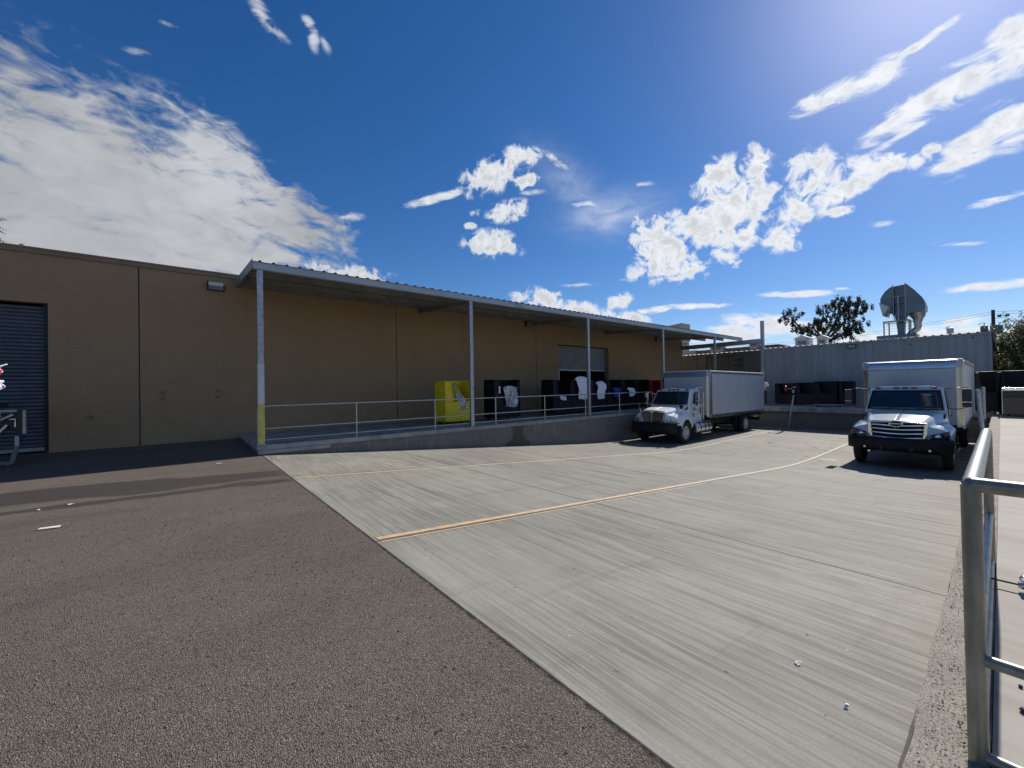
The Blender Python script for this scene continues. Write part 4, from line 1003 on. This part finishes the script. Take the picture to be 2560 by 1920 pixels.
        for sg in (1, -1):
            q = MB(); q.box(-2.3, -1.3, sg*.78, sg*1.05, .42, .85); q.build('fuel_tank', 'dark_steel', t, bevel=.06, seg=3)
            q = MB(); q.box(-1.9, -1.0, sg*.95, sg*1.08, .50, .54); q.build('step', 'chrome_bar', t)
        for sg in (1, -1): q = MB(); q.tube([(-1.2, sg*1.12, .42), (-1.05, sg*1.2, .56)], .02, 8); q.build('side_lamp', 'chrome_bar', t)
    # exhaust / air duct at the cab back
    # -- box body
    xb0, xb1 = -2.08, -9.18; hw = 1.27; zb, zt = 1.10, 3.40
    bx = MB(); bx.box(xb1, xb0-.16, -hw, hw, zb+.10, zt-.05); bd = bx.build('cargo_box', 'box_side', t)
    q = MB(); q.box(xb0-.16, xb0, -hw+.16, hw-.16, zb+.1, zt-.28); q.build('box_front', 'box_front', bd)
    for sg in (1, -1):
        q = MB()
        q.add([(xb0-.16+.162*sin(R(a)), sg*(hw-.16+.162*cos(R(a))), z_) for z_ in (zb+.02, zt-.28) for a in range(0, 91, 10)], [(i, i+1, 10+i+1, 10+i) for i in range(9)], True)
        q.box(xb0-.30, xb0-.16, sg*(hw+.001), sg*(hw+.004), zb+.02, zt-.06)
        q.build('corner_post', 'stainless', bd)
    q = MB(); zc0 = zt-.28
    pr = [(0, 0), (0, .17), (-.03, .24), (-.09, .278), (-.17, .29)]
    q.grid(lambda u, v: (xb0+.003+pr[min(4, int(round(v*4)))][0], lerp(-hw+.16, hw-.16, u), zc0+pr[min(4, int(round(v*4)))][1]), 1, 4)
    q.build('roof_nose', 'nose_metal', bd)
    q = MB(); q.box(xb0+.001, xb0+.010, -hw+.17, hw-.17, zt-.30, zt-.285); q.build('nose_seam', 'transformer', bd)
    for sg in (1, -1):
        q = MB()
        q.grid(lambda u, v: (xb0-.16+.165*sin(u*pi/2)*max(.15, cos(max(0, v-.6)/.4*pi/2*.9)), sg*(hw-.16+.165*cos(u*pi/2)*max(.15, cos(max(0, v-.6)/.4*pi/2*.9))), zc0+.29*v), 6, 8)
        q.build('nose_corner', 'fascia_steel', bd)
    q = MB()
    q.box(xb1, xb0-.17, -hw-.004, hw+.004, zt-.048, zt-.0); q.box(xb0-.18, xb0-.14, -hw+.02, hw-.02, zt-.005, zt+.02)
    q.build('roof', 'roof_white', bd, bevel=.02)
    q = MB()
    for sg in (1, -1):
        q.box(xb1, xb0-.18, sg*(hw+.001), sg*(hw+.022), zt-.16, zt-.05); q.box(xb1, xb0-.18, sg*(hw+.001), sg*(hw+.018), zb+.06, zb+.12); q.box(xb1, xb0-.02, sg*(hw-.03), sg*(hw+.02), zb-.02, zb+.04)
        q.box(xb1-.03, xb1+.06, sg*(hw+.001), sg*(hw+.024), zb+.0, zt)
    q.build('side_rail', 'chrome_bar', bd, bevel=.005)
    q = MB(); rr = 0
    for i in range(16):
        yy = -hw+.25+i*(2*hw-.5)/15; q.tube([(xb0+.001, yy, zt-.30), (xb0+.006, yy, zt-.30)], .008, 6)
    for i in range(14):
        for sg in (1, -1): q.tube([(xb0+.001, sg*(hw-.19), 1.3+i*.13), (xb0+.006, sg*(hw-.19), 1.3+i*.13)], .007, 6)
    q.build('rivet', 'transformer', bd)
    for yy in (-.95, .95):
        q = MB(); q.box(xb0, xb0+.02, yy-.05, yy+.05, zt-.19, zt-.15); q.build('clearance_lamp', 'amber', bd, bevel=.005) if 0 else None
    q = MB(); q.box(xb1-.02, xb1-.001, -hw+.08, hw-.08, zb+.12, zt-.12); q.build('rear_door', 'box_front', bd)
    q = MB(); q.box(xb1-.10, xb1+.4, -.95, .95, .72, .80); q.box(xb1-.12, xb1-.06, -1.0, 1.0, .55, .70); q.build('rear_bumper', 'dark_steel', t)
    return t
t1 = make_truck('A', (17.85, 10.35, ZY), 'white box truck with a vertical-bar chrome grille, backed along the loading dock'); t1.rotation_euler = (R(0), R(-.45), pi)
t2 = make_truck('B', (17.85, 2.07, ZY), 'white box truck tinted blue-grey for shade, with horizontal grille bars and oval emblem by the right kerb')

# ------------------------------------------------------------------ truck tail at the left edge
t = empty('parked_truck', (-3.2, 14.5, .1), 'rear of a truck with a folded hydraulic tail lift, cut by the left edge', 'truck')
q = MB(); q.box(-5.5, -.02, -1.1, .75, 1.22, 1.34); q.build('bed', 'dark_steel', t, bevel=.01)
q = MB(); q.box(-.02, .36, -.3, -.25, 1.15, 1.19); q.build('bed_edge', 'door_bar', t)
q = MB(); q.box(-.6, .08, -.31, -.29, 1.02, 1.13); q.build('warning_plate', 'label_white', t)
q = MB(); q.box(-.5, -.40, -.313, -.311, 1.05, 1.10); q.box(-.28, -.2, -.313, -.311, 1.055, 1.095); q.box(-.02, .05, -.313, -.311, 1.05, 1.11); q.build('warning_stripe', 'red_lamp', t)
q = MB(); q.box(-.6, -.03, -.33, -.30, .84, .93); q.build('spec_plate', 'label_white', t)
q = MB(); q.tube([(-.9, -.35, .60), (-.02, -.35, .66)], .07, 14); q.build('cylinder', 'label_white', t)
q = MB(); q.tube([(-.02, -.35, .66), (.08, -.35, .70), (.18, -.33, .86)], [.075, .06, .05], 12); q.tube([(.05, -.35, .95), (.28, -.35, 1.08)], .05, 12); q.tube([(.0, -.3, 1.0), (.30, -.3, .98), (.30, -.3, .8)], .035, 10); q.build('hydraulic_joint', 'aluminium_tank', t)
q = MB(); q.box(-.6, .34, -.3, -.2, .78, 1.0); q.tube([(-.2, -.3, .62), (-.3, -.3, .10)], .05, 8); q.build('lift_arm', 'black_paint', t, bevel=.01)
q = MB(); q.box(.34, .42, -.42, -.2, .62, 1.19); q.build('guide_rail', 'black_paint', t, bevel=.01)
q = MB(); q.box(.42, .47, -.42, -.3, .64, 1.18); q.build('rail_edge', 'galvanised', t, bevel=.01)
q = MB(); q.box(.31, .37, -.425, -.405, .38, .6); q.build('reflector', 'sticker', t)
q = MB(); q.prism([(.30, .38), (.37, .38), (.30, .0), (.2, -.05), (.17, -.05), (.22, .0)], -.42, -.36); q.box(-.6, .22, -.4, -.3, -.02, .05); q.build('folded_platform', 'transformer', t)
q = MB(); q.lathe([(.2, -.12), (.42, -.13), (.49, -.08), (.5, 0), (.49, .08), (.42, .13), (.2, .12), (0, .1)], (-2.2, -.9, .45), 'y', 28); q.build('wheel', 'rubber', t)
def rag(u, v, x0_, z1, w_, h_, sd): return (x0_+w_*u*(1-.3*v)+.03*sin(8*v+sd), -.05*sin(9*u+sd)-.04*sin(7*v), z1-h_*v+.05*sin(6*u+sd))
t = empty('cloth_bundle', (-3.45, 14.1, 1.55), 'bundle of red, white and navy cloth hanging over the truck at the left edge', 'cloth')
for nm, m_, x0_, z1, w_, h_, sd_ in (('red_cloth', 'cloth_red', -.05, .62, .40, .66, 1), ('white_cloth', 'cloth_white', .06, .72, .36, .24, 2), ('white_cloth', 'cloth_white', .24, .36, .16, .2, 3), ('navy_cloth', 'cloth_blue', -.3, 1.05, .60, .42, 4)):
    q = MB(); q.grid(lambda u, v: rag(u, v, x0_, z1, w_, h_, sd_), 14, 14); q.build(nm, m_, t, solid=.03)

# ------------------------------------------------------------------ foreground railing
fr = empty('handrail', (2.6, .08, .05), 'thick pipe handrail in the right foreground turning the corner of the side pavement', 'handrail')
ZR = 1.15; r_ = .031; xa, ya, xf, yb = 2.62, .09, 5.5, -2.2
def arc(p0, c, p1, n=6): return [tuple((1-t)**2*a+2*t*(1-t)*b_+t*t*d for a, b_, d in zip(p0, c, p1)) for t in [i/n for i in range(n+1)]]
q = MB(); q.tube([(xa, ya, ZR)]+arc((xf-.15, ya, ZR), (xf, ya, ZR), (xf, ya, ZR-.15))+[(xf, ya, -.15)], r_, 20); rel(q.build('rail', 'fore_rail'), fr)
q = MB(); q.tube([(xa, ya+.002, ZR+.0), (xa, ya, -.15)], r_+.0005, 20); q.lathe([(0, r_+.001), (r_*.7, r_*.75), (r_, 0)], (xa, ya, ZR), 'z', 20); rel(q.build('post', 'fore_rail'), fr)
q = MB(); q.tube([(xa, ya, ZR), (xa, yb, ZR)], r_, 20); rel(q.build('rail', 'fore_rail'), fr)
for z in (.41, .0):
    q = MB(); q.tube([(xa, ya, z), (xa, yb, z)], r_*.8, 16); rel(q.build('rail', 'fore_rail'), fr)
    q = MB(); q.tube([(xa, ya, z), (xf, ya, z)], r_*.8, 16); rel(q.build('rail', 'fore_rail'), fr)
q = MB(); q.tube([(xa, yb, ZR), (xa, yb, -.15)], r_, 20); rel(q.build('post', 'fore_rail'), fr)
t = empty('pipe_clamp', (4.9, -.0, side_z(4.9)), 'small steel clamp on a thin rod beside the foreground railing', 'clamp')
q = MB(); q.tube([(0, .08, .05), (0, -.06, .05)], .008, 8); q.build('rod', 'dark_steel', t)
q = MB(); q.lathe([(.012, -.02), (.03, -.02), (.03, .02), (.012, .02), (.012, -.02)], (0, -.08, .05), 'z', 14); q.lathe([(.012, -.015), (.022, -.015), (.022, .015), (.012, .015), (.012, -.015)], (0, -.08, .1), 'x', 14); q.build('ring', 'chrome_bar', t)

# ------------------------------------------------------------------ roof plant
fx = 38.
t = empty('dust_collector', (fx, 4.3, 4.65), 'tall grey sheet-metal duct hood on a steel stand on the metal roof', 'roof duct')
L = lambda pts: [(y_-4.3, z_-4.65) for y_, z_ in pts]
q = MB(); q.prism(L([(4.62, 8.16), (4.04, 8.2), (4.02, 6.9), (4.62, 6.9)]), .15, .9, 'x'); q.prism(L([(4.62, 6.9), (4.02, 6.9), (4.0, 6.1), (4.12, 5.5), (4.14, 5.06), (4.14, 4.6), (4.49, 4.6), (4.5, 5.06), (4.54, 5.5), (4.62, 6.1)]), .2, .8, 'x'); q.build('central_duct', 'fan_sheet', t, bevel=.02)
q = MB(); q.prism(L([(4.63, 8.14), (4.80, 8.05), (5.02, 7.85), (5.18, 7.6), (5.29, 7.36), (5.30, 7.05), (5.05, 6.75), (4.86, 6.4), (4.64, 6.1)]), -.2, 1.1, 'x'); q.build('left_hood', 'fan_sheet', t, bevel=.05)
q = MB()
pts = L([(5.33, 7.08), (4.82, 6.72), (4.78, 6.45), (4.92, 6.0), (5.15, 6.12)])
q.prism(pts, -.45, .3, 'x'); q.build('outlet', 'fan_bright', t, bevel=.01)
q = MB(); q.prism(L([(4.84, 6.66), (4.80, 6.40), (4.93, 6.03), (5.1, 6.14)]), -.46, -.451, 'x'); q.build('outlet_mouth', 'transformer', t)
q = MB(); q.prism(L([(4.03, 8.2), (3.98, 8.17), (3.62, 7.72), (3.25, 7.15), (3.12, 6.78), (3.08, 6.5), (3.10, 6.22), (3.85, 6.15), (3.95, 6.0), (4.02, 6.3)]), -.25, 1.15, 'x'); q.build('right_hood', 'fan_sheet', t, bevel=.06, seg=3)
q = MB(); P_ = lambda y_, z_, x_=0.4: (x_, y_-4.3, z_-4.65)
q.tube([P_(3.50, 6.2), P_(3.50, 5.95), P_(3.50, 5.8)], [.40, .36, .29], 20); q.tube([P_(3.50, 5.82), P_(3.53, 5.45)], [.27, .19], 20)
q.tube([P_(3.53, 5.5), P_(3.50, 5.3), P_(3.55, 5.1), P_(3.72, 4.95), P_(3.86, 4.82), P_(3.9, 4.55)], .19, 20); q.build('round_duct', 'fan_bright', t)
q = MB()
for yy in (4.62, 4.03): q.tube([P_(yy, 8.22, -.22), P_(yy, 6.1, -.25), P_(yy-(.05 if yy > 4.3 else -.0), 5.75, -.2)], .022, 8)
q.tube([P_(4.62, 7.35, -.24), P_(4.03, 7.38, -.24)], .035, 8); q.tube([P_(4.38, 7.35, -.24), P_(4.38, 5.7, -.24)], .035, 8)
q.tube([P_(4.38, 6.4, -.24), P_(4.0, 5.9, -.24)], .015, 6); q.tube([P_(4.38, 6.4, -.24), P_(4.62, 5.9, -.24)], .015, 6)
q.build('bracing', 'fan_bright', t)
q = MB(); q.box(-.6, .9, 3.8-4.3, 5.12-4.3, 5.62-4.65, 5.70-4.65); q.build('stand_top', 'fan_sheet', t)
for (x_, yy) in ((-.55, 5.08), (-.55, 3.84), (.85, 5.0), (.85, 3.9)):
    q = MB(); q.box(x_-.03, x_+.03, yy-4.33, yy-4.27, -.1, 5.62-4.65); q.build('leg', 'dark_steel', t)
q = MB(); q.box(-.7, 1., 3.5-4.3, 5.45-4.3, -.12, .08); q.build('curb', 'fan_sheet', t)
t = empty('vent_pipe', (36, 1.92, 4.4), 'short round vent pipe with a rain cap right of the big duct', 'vent')
q = MB(); q.tube([(0, 0, 0), (0, 0, .33)], .15, 20); q.build('pipe', 'fan_bright', t)
q = MB(); q.tube([(0, .18, .3), (0, .13, .44), (0, -.02, .47)], .02, 8); q.tube([(0, 0, .36), (0, 0, .40)], [.17, .1], 20); q.build('cap', 'galvanised', t)
for (x_, yy, zz, w_, h_, lb) in ((44, 11.4, 4.9, 1.1, 1.0, 'white rooftop cooler beside the tree on the metal roof'), (44, 10.0, 4.9, .7, .9, 'smaller white rooftop cooler nearest the duct stand')):
    t = empty('rooftop_cooler', (x_, yy, zz), lb, 'rooftop cooler', 'coolers on the metal roof')
    q = MB(); q.box(-w_/2, w_/2, -w_/2, w_/2, 0, h_*.7); q.build('cabinet', 'fan_bright', t, bevel=.02)
    q = MB(); q.prism([(-w_/2-.15, h_*.7), (w_/2+.15, h_*.7), (0, h_)], -w_/2-.1, w_/2+.1, 'x'); q.build('hood', 'roof_white', t)
    q = MB(); q.box(-w_/2-.01, -w_/2, -w_*.3, w_*.3, h_*.15, h_*.5); q.build('grille', 'transformer', t)
# low brown-roofed house behind the annex
t = empty('low_house', (55, 22, 0), 'low building with a brown roof and cream end behind the annex', 'building')
q = MB(); q.prism([(15.2-22, 5.7), (16.8-22, 6.25), (28.5-22, 6.25), (30-22, 5.7)], 0, 8, 'x'); q.build('roof', 'brown_roof', t)
q = MB(); q.box(0.3, 7.7, -6.5, 7.6, 0, 5.72); q.build('wall', 'cream_wall', t)
q = MB(); q.box(-.5, .29, 4.6, 7., 4.8, 6.3); q.build('cream_gable', 'cream_wall', t)
for (yy, w_, h_, lb) in ((19.2, .9, 1.0, 'boxy rooftop unit with a dark red grille on the brown roof'), (23.6, 1.6, .5, 'low grey rooftop unit on the brown roof behind the canopy end')):
    u = empty('rooftop_unit', (54.6, yy, 6.0), lb, 'rooftop unit', 'units on the brown roof')
    q = MB(); q.box(-.5, .5, -w_/2, w_/2, -.2, h_); q.build('cabinet', 'cream_wall', u, bevel=.02)
    q = MB(); q.box(-.52, -.5, -w_*.35, w_*.35, h_*.25, h_*.85); q.build('grille', 'brown_roof', u)
q = MB(); q.prism([(23.5, 7.5), (23.5, 8.78), (24.2, 8.72), (28.5, 8.45), (28.5, 7.5)], 45, 47, 'x'); q.box(45.3, 46.9, 23.6, 28, 0, 7.5)
o = q.build('parapet_wall', 'cream_wall'); tag(o, 'pale sloping parapet rising just above the canopy roof', 'wall')

# ------------------------------------------------------------------ utility pole and wires
t = empty('utility_pole', (75, .5, 0), 'wooden utility pole with transformer drums and two floodlights beyond the metal building', 'utility pole')
q = MB(); q.tube([(0, 0, 0), (0, 0, 9.9)], [.2, .15], 12); q.build('pole', 'wood_pole', t)
for (yy, xx) in ((.72, -.2), (-.05, -.5), (-.42, .3)):
    q = MB(); q.lathe([(0, 0), (.3, 0), (.32, .08), (.32, .85), (.29, .92), (.1, .98), (0, .98)], (xx, yy, 7.1), 'z', 18); tr = q.build('transformer', 'transformer', t)
    q = MB(); q.tube([(xx, yy, 8.05), (xx+.02, yy-.02, 8.4)], .04, 8); q.build('bushing', 'wood_pole', tr)
q = MB(); q.box(-.1, .1, -.6, 1.0, 7.0, 7.08); q.tube([(0, 0, 8.85), (0, -1.0, 8.95)], .03, 8); q.build('bracket', 'transformer', t)
for yy in (-.45, -1.05): q = MB(); q.box(-.1, .15, yy-.18, yy+.14, 9.0, 9.25); q.build('floodlight', 'dark_steel', t, bevel=.03)
q = MB()
for dz, dy in ((9.7, 0), (9.4, .1)):
    pts = []
    for i in range(25):
        u = i/24; pts.append((75-u*5, .5+u*48, dz-1.8*4*u*(1-u)))
    q.tube(pts, .018, 5); q.tube([(75+u*4, .5-u*45, dz+.3*u-1.2*4*u*(1-u)) for u in [i/16 for i in range(17)]], .018, 5)
tag(q.build('power_line', 'dark_steel'), 'thin power lines strung from the utility pole across the sky', 'power line')

# ------------------------------------------------------------------ trees
def leaf_quads(q, c, n, rad, size, rnd, droop=0., flat=1.):
    for _ in range(n):
        while 1:
            v = Vector((rnd.uniform(-1, 1), rnd.uniform(-1, 1), rnd.uniform(-1, 1)))
            if v.length < 1: break
        p = Vector(c)+Vector((v.x*rad, v.y*rad, v.z*rad*flat))
        a = Vector((rnd.uniform(-1, 1), rnd.uniform(-1, 1), rnd.uniform(-1, 1)-droop)).normalized()*size*rnd.uniform(.6, 1.3)
        b_ = a.cross(Vector((rnd.uniform(-1, 1), rnd.uniform(-1, 1), rnd.uniform(-1, 1)))).normalized()*a.length*.32
        q.add([p-b_*.5, p+a*.5-b_, p+a, p+a*.5+b_], [(0, 1, 2, 3)])
rnd = random.Random(12)
t = empty('gum_tree', (60, 13.2, 0), 'sparse dark tree with drooping leaf clumps rising behind the metal roof', 'tree')
tk = MB(); lf = MB()
def limb(pts, r0, r1):
    n = len(pts); tk.tube(crom(pts, 4), [lerp(r0, r1, i/((n-1)*4)) for i in range((n-1)*4+1)], 8)
limb([(0, 0, 0), (.1, -.1, 3), (0, .1, 5.5), (0, .3, 7)], .38, .22)
tips = [[(0, .3, 6.6), (0, 1.6, 7.6), (.3, 3.0, 8.3), (.2, 4.3, 10.0), (0, 5.0, 11.0)], [(0, .3, 7), (.3, .7, 8.4), (0, .4, 9.8), (.2, .5, 11.0)],
        [(0, .1, 7), (-.3, -.8, 8.3), (0, -1.3, 10), (.2, -1.0, 11.4)], [(0, 0, 6.8), (.3, -1.3, 8.0), (.2, -2.7, 9.7), (0, -4.1, 10.9)], [(0, .2, 6.4), (.3, -1.6, 7.2), (0, -2.9, 8.0), (0, -3.5, 8.4)], [(0, .3, 6.8), (-.3, 1.3, 8), (-.1, 1.5, 9.2)], [(0, -1.0, 8.8), (.3, -2.2, 10.4), (0, -2.3, 11.3)]]
for br in tips:
    limb(br, .17, .03); c = crom(br, 8)
    for i, p in enumerate(c):
        f = i/len(c)
        if f < .28: continue
        for _ in range(3 if f > .5 else 2):
            o_ = Vector((rnd.gauss(0, .5), rnd.gauss(0, .55), rnd.gauss(0, .4)))
            cc = Vector(p)+o_
            if rnd.random() < .54:
                tk.tube([p, cc], [.02, .008], 4, cap=False)
                for k_ in range(3): leaf_quads(lf, cc-Vector((0, 0, .17*k_)), 15, .24-.04*k_, .22, rnd, 1.3)
for _ in range(32):   # lower bulk of the crown
    cc = Vector((rnd.gauss(0, 1.1), rnd.gauss(.3, 1.5), rnd.uniform(5.6, 8.7)))
    for k_ in range(3): leaf_quads(lf, cc-Vector((0, 0, .2*k_)), 17, .3, .22, rnd, 1.1)
tk.build('trunk', 'bark', t); lf.build('crown', 'gum_leaf', t, recalc=False); t.scale = (1, .86, 1)
def bushy(loc, h, rx, ry, label, sd, z0=.8, n=260):
    rnd = random.Random(sd); t = empty('thorn_tree', loc, label, 'tree', 'green trees beyond the metal building')
    tk = MB(); lf = MB()
    for k_ in range(7):
        a = rnd.uniform(0, 6.3); e = (rx*.7*cos(a), ry*.7*sin(a), h*rnd.uniform(.7, .95)); tk.tube(crom([(0, 0, 0), (e[0]*.25, e[1]*.25, h*.3), (e[0]*.6, e[1]*.6, h*.6), e], 3), [.14-.013*i for i in range(10)], 6)
    for _ in range(n):
        while 1:
            v = Vector((rnd.uniform(-1, 1), rnd.uniform(-1, 1), rnd.uniform(-1, 1)))
            if .45 < v.length < 1: break
        zc = (h+z0)/2; c = Vector((v.x*rx, v.y*ry, zc+v.z*(h-z0)/2))
        leaf_quads(lf, c, 40, .42+.2*rnd.random(), .17, rnd, 0, .75)
    for _ in range(60):   # bare arching twigs over the crown
        a = rnd.uniform(0, 6.3); r0 = rnd.uniform(.3, .9); p = Vector((rx*r0*cos(a), ry*r0*sin(a), h*(.97-.2*r0*r0))); d = Vector((rnd.uniform(-.6, .6), rnd.uniform(-1.1, 1.1), rnd.uniform(.4, 1.1)))
        tk.tube([p, p+d*.6, p+d+Vector((0, 0, -.15))], [.014, .01, .004], 4, cap=False); leaf_quads(lf, p+d*.8, 16, .28, .12, rnd)
    tk.build('trunk', 'bark', t); lf.build('crown', 'thorn_leaf', t, recalc=False)
bushy((46, -1.3, 0), 5.6, 2.0, 1.9, 'dense green tree directly right of the metal building, nearest of the group', 3)
bushy((50, -4.6, 0), 8.6, 2.4, 2.6, 'taller green tree with bare arching twigs at the right edge', 5)
bushy((58, -1.2, 0), 5.2, 2.4, 2.2, 'low green tree farthest back behind the nearest green tree', 9)
# palm tip above the roof at the far left
t = empty('palm_tree', (-8.35, 34, -.75), 'dark palm frond tips showing above the roof edge at the far left', 'palm tree')
q = MB(); q.tube([(0, 0, 0), (0, 0, 11.3)], [.25, .2], 12); q.build('trunk', 'bark', t)
q = MB(); rnd = random.Random(2)
for k_ in range(22):
    a = k_*2.4; e = rnd.uniform(-.5, .8)
    for i in range(16):
        u = i/15; r0 = 1.35*u; p = Vector((r0*cos(a), r0*sin(a), 11.5+e*r0-.35*r0*r0)); s_ = Vector((-sin(a), cos(a), -.2))*(.32*sin(pi*min(1, u+.1)))
        for sg in (1, -1): q.add([p, p+sg*s_*.5+Vector((.03, 0, .02)), p+sg*s_, p+sg*s_*.5-Vector((.03, 0, .02))], [(0, 1, 2, 3)])
q.build('crown', 'palm_leaf', t, recalc=False)
t = empty('roof_vent', (-4.3, 22, ZT-.15), 'small white vent cap peeping over the tan roof edge', 'vent')
q = MB(); q.tube([(0, 0, 0), (0, 0, 1.72)], .05, 12); q.build('pipe', 'cream_wall', t)
q = MB(); q.tube([(0, 0, 1.72), (0, 0, 1.78)], .09, 14); q.build('cap', 'cream_wall', t)

# ------------------------------------------------------------------ person on the rear dock
t = empty('person', (29.3, 9.86, PZ), 'person in white shirt and dark trousers standing behind the white truck', 'person')
def skin(name, verts, edges, radii, m, par, root=0):
    me = bpy.data.meshes.new(name); me.from_pydata(verts, edges, []); o = bpy.data.objects.new(name, me); COL.objects.link(o); o.parent = par
    md = o.modifiers.new('skin', 'SKIN'); md.use_smooth_shade = True
    for v_, r__ in zip(me.skin_vertices[0].data, radii): v_.radius = r__ if isinstance(r__, tuple) else (r__, r__)
    me.skin_vertices[0].data[root].use_root = True
    s_ = o.modifiers.new('sub', 'SUBSURF'); s_.levels = 2; s_.render_levels = 2; me.materials.append(MATS[m]); return o
bv = [(0, 0, .95), (0, 0, 1.15), (0, 0, 1.40), (0, 0, 1.54), (0, 0, 1.62), (-.02, 0, 1.72), (0, 0, 1.80),
      (0, .10, .90), (.0, .11, .50), (.02, .12, .10), (-.1, .13, .04), (0, -.10, .90), (.0, -.11, .50), (.02, -.12, .10), (-.1, -.13, .04),
      (0, .19, 1.44), (.0, .27, 1.18), (-.08, .27, .95), (-.10, .27, .86), (0, -.19, 1.44), (.0, -.27, 1.18), (-.12, -.25, .97), (-.16, -.24, .90)]
be = [(0, 1), (1, 2), (2, 3), (3, 4), (4, 5), (5, 6), (0, 7), (7, 8), (8, 9), (9, 10), (0, 11), (11, 12), (12, 13), (13, 14), (2, 15), (15, 16), (16, 17), (17, 18), (2, 19), (19, 20), (20, 21), (21, 22)]
br_ = [.13, .12, .15, .07, .06, .09, .07, .09, .06, .045, .04, .09, .06, .045, .04, .06, .045, .035, .03, .06, .045, .035, .03]
skin('body', bv, be, br_, 'skin', t)
skin('shirt', [(0, 0, .88), (0, 0, 1.15), (0, 0, 1.42), (0, .2, 1.45), (0, .285, 1.22), (0, -.2, 1.45), (0, -.285, 1.22)], [(0, 1), (1, 2), (2, 3), (3, 4), (2, 5), (5, 6)], [(.20, .17), (.19, .16), (.18, .15), .085, .075, .085, .075], 'cloth_white', t)
skin('trousers', [(0, 0, .93), (0, .10, .86), (0, .11, .5), (.02, .12, .08), (0, -.10, .86), (0, -.11, .5), (.02, -.12, .08)], [(0, 1), (1, 2), (2, 3), (0, 4), (4, 5), (5, 6)], [.15, .11, .085, .07, .11, .085, .07], 'trousers', t)
q = MB(); q.lathe([(0, 1.845), (.06, 1.83), (.098, 1.78), (.1, 1.73), (.09, 1.70)], (.02, 0, 0), 'z', 20); q.build('hair', 'hair', t)

# ------------------------------------------------------------------ bits on the ground
t = empty('drain_cover', (17.3, 3.92, ZY+.002), 'round slotted drain cover beside the painted line, in front of the right-hand truck', 'drain cover')
q = MB(); q.lathe([(0, .006), (.3, .006), (.32, .002)], (0, 0, 0), 'z', 32); q.build('frame', 'dark_steel', t)
q = MB()
for i in range(-3, 4):
    for j in range(-3, 4):
        if i*i+j*j < 11: q.box(i*.085-.03, i*.085+.03, j*.085-.028, j*.085+.028, .008, .014)
q.build('cast_bars', 'transformer', t, bevel=.004)
q = MB(); q.add([(-1.33, 7.29, .012), (-1.32, 7.36, .014), (-1.14, 7.31, .02), (-1.15, 7.25, .012)], [(0, 1, 2, 3)]); 
tag(q.build('paper_strip', 'paper', solid=.004), 'flat strip of white paper lying on the asphalt', 'paper strip')
rnd = random.Random(31)
def scrap(x, y_, s_, label, m_='paper'):
    z = yard_z(x) if x > 1.575 else 0
    q = MB(); n = 9; pts = [(x+s_*rnd.uniform(.5, 1)*cos(2*pi*k_/n)*1.6, y_+s_*rnd.uniform(.5, 1)*sin(2*pi*k_/n), z+.006+rnd.uniform(0, .012)) for k_ in range(n)]
    q.add([(x, y_, z+.02)]+pts, [(0, 1+k_, 1+(k_+1) % n) for k_ in range(n)]); tag(q.build('paper_scrap', m_, solid=.002), label, 'litter', 'scraps of white paper on the ground')

scrap(2.87, .81, .022, 'large scrap of white paper on the concrete, nearest the camera but one')
scrap(2.64, .54, .013, 'scrap of white paper on the concrete nearest the kerb')
scrap(.65, 11.19, .05, 'scrap of white paper on the asphalt before the end of the dock')
scrap(-1.25, 8.66, .03, 'scrap of white paper in the wet streak on the asphalt, right of another')
scrap(-1.55, 8.56, .02, 'smallest scrap of white paper at the left end of the wet streak')
for (x, y_, s_) in ((3.57, -.02, .012), (3.4, -.035, .014), (3.16, -.04, .022)):
    q = MB(); q.lathe([(0, -.4), (.7, -.3), (1, 0), (.6, .4), (0, .5)], (0, 0, 0), 'z', 8)
    o = q.build('pebble', 'pebble', xf=lambda p: (x+p[0]*s_, y_+p[1]*s_*.7, side_z(x)+.002+s_*.4+p[2]*s_)); tag(o, 'small dark pebble on the pale pavement by the foreground railing', 'pebble', 'pebbles by the foreground railing')
q = MB(); rnd = random.Random(8)
for _ in range(1500):
    x = rnd.uniform(1.2, 9); y_ = rnd.uniform(.07, .27); r0 = rnd.uniform(.002, .006)
    zk = side_z(x)-.002; q.add([(x-r0, y_, zk), (x+r0, y_-r0, zk), (x+r0*.6, y_+r0, zk), (x, y_, zk+r0*.9)], [(0, 1, 3), (1, 2, 3), (2, 0, 3)])
tag(q.build('kerb_grit', 'rough_kerb', recalc=False), kind='stuff')
q = MB()
for _ in range(1500):
    x = rnd.uniform(-3, 1.5); y_ = rnd.uniform(1.2, 7); r0 = rnd.uniform(.003, .009)
    q.add([(x-r0, y_, 0), (x+r0, y_-r0, 0), (x+r0*.6, y_+r0, 0), (x, y_, r0*1.3)], [(0, 1, 3), (1, 2, 3), (2, 0, 3)])
tag(q.build('loose_gravel', 'rough_kerb', recalc=False), kind='stuff')
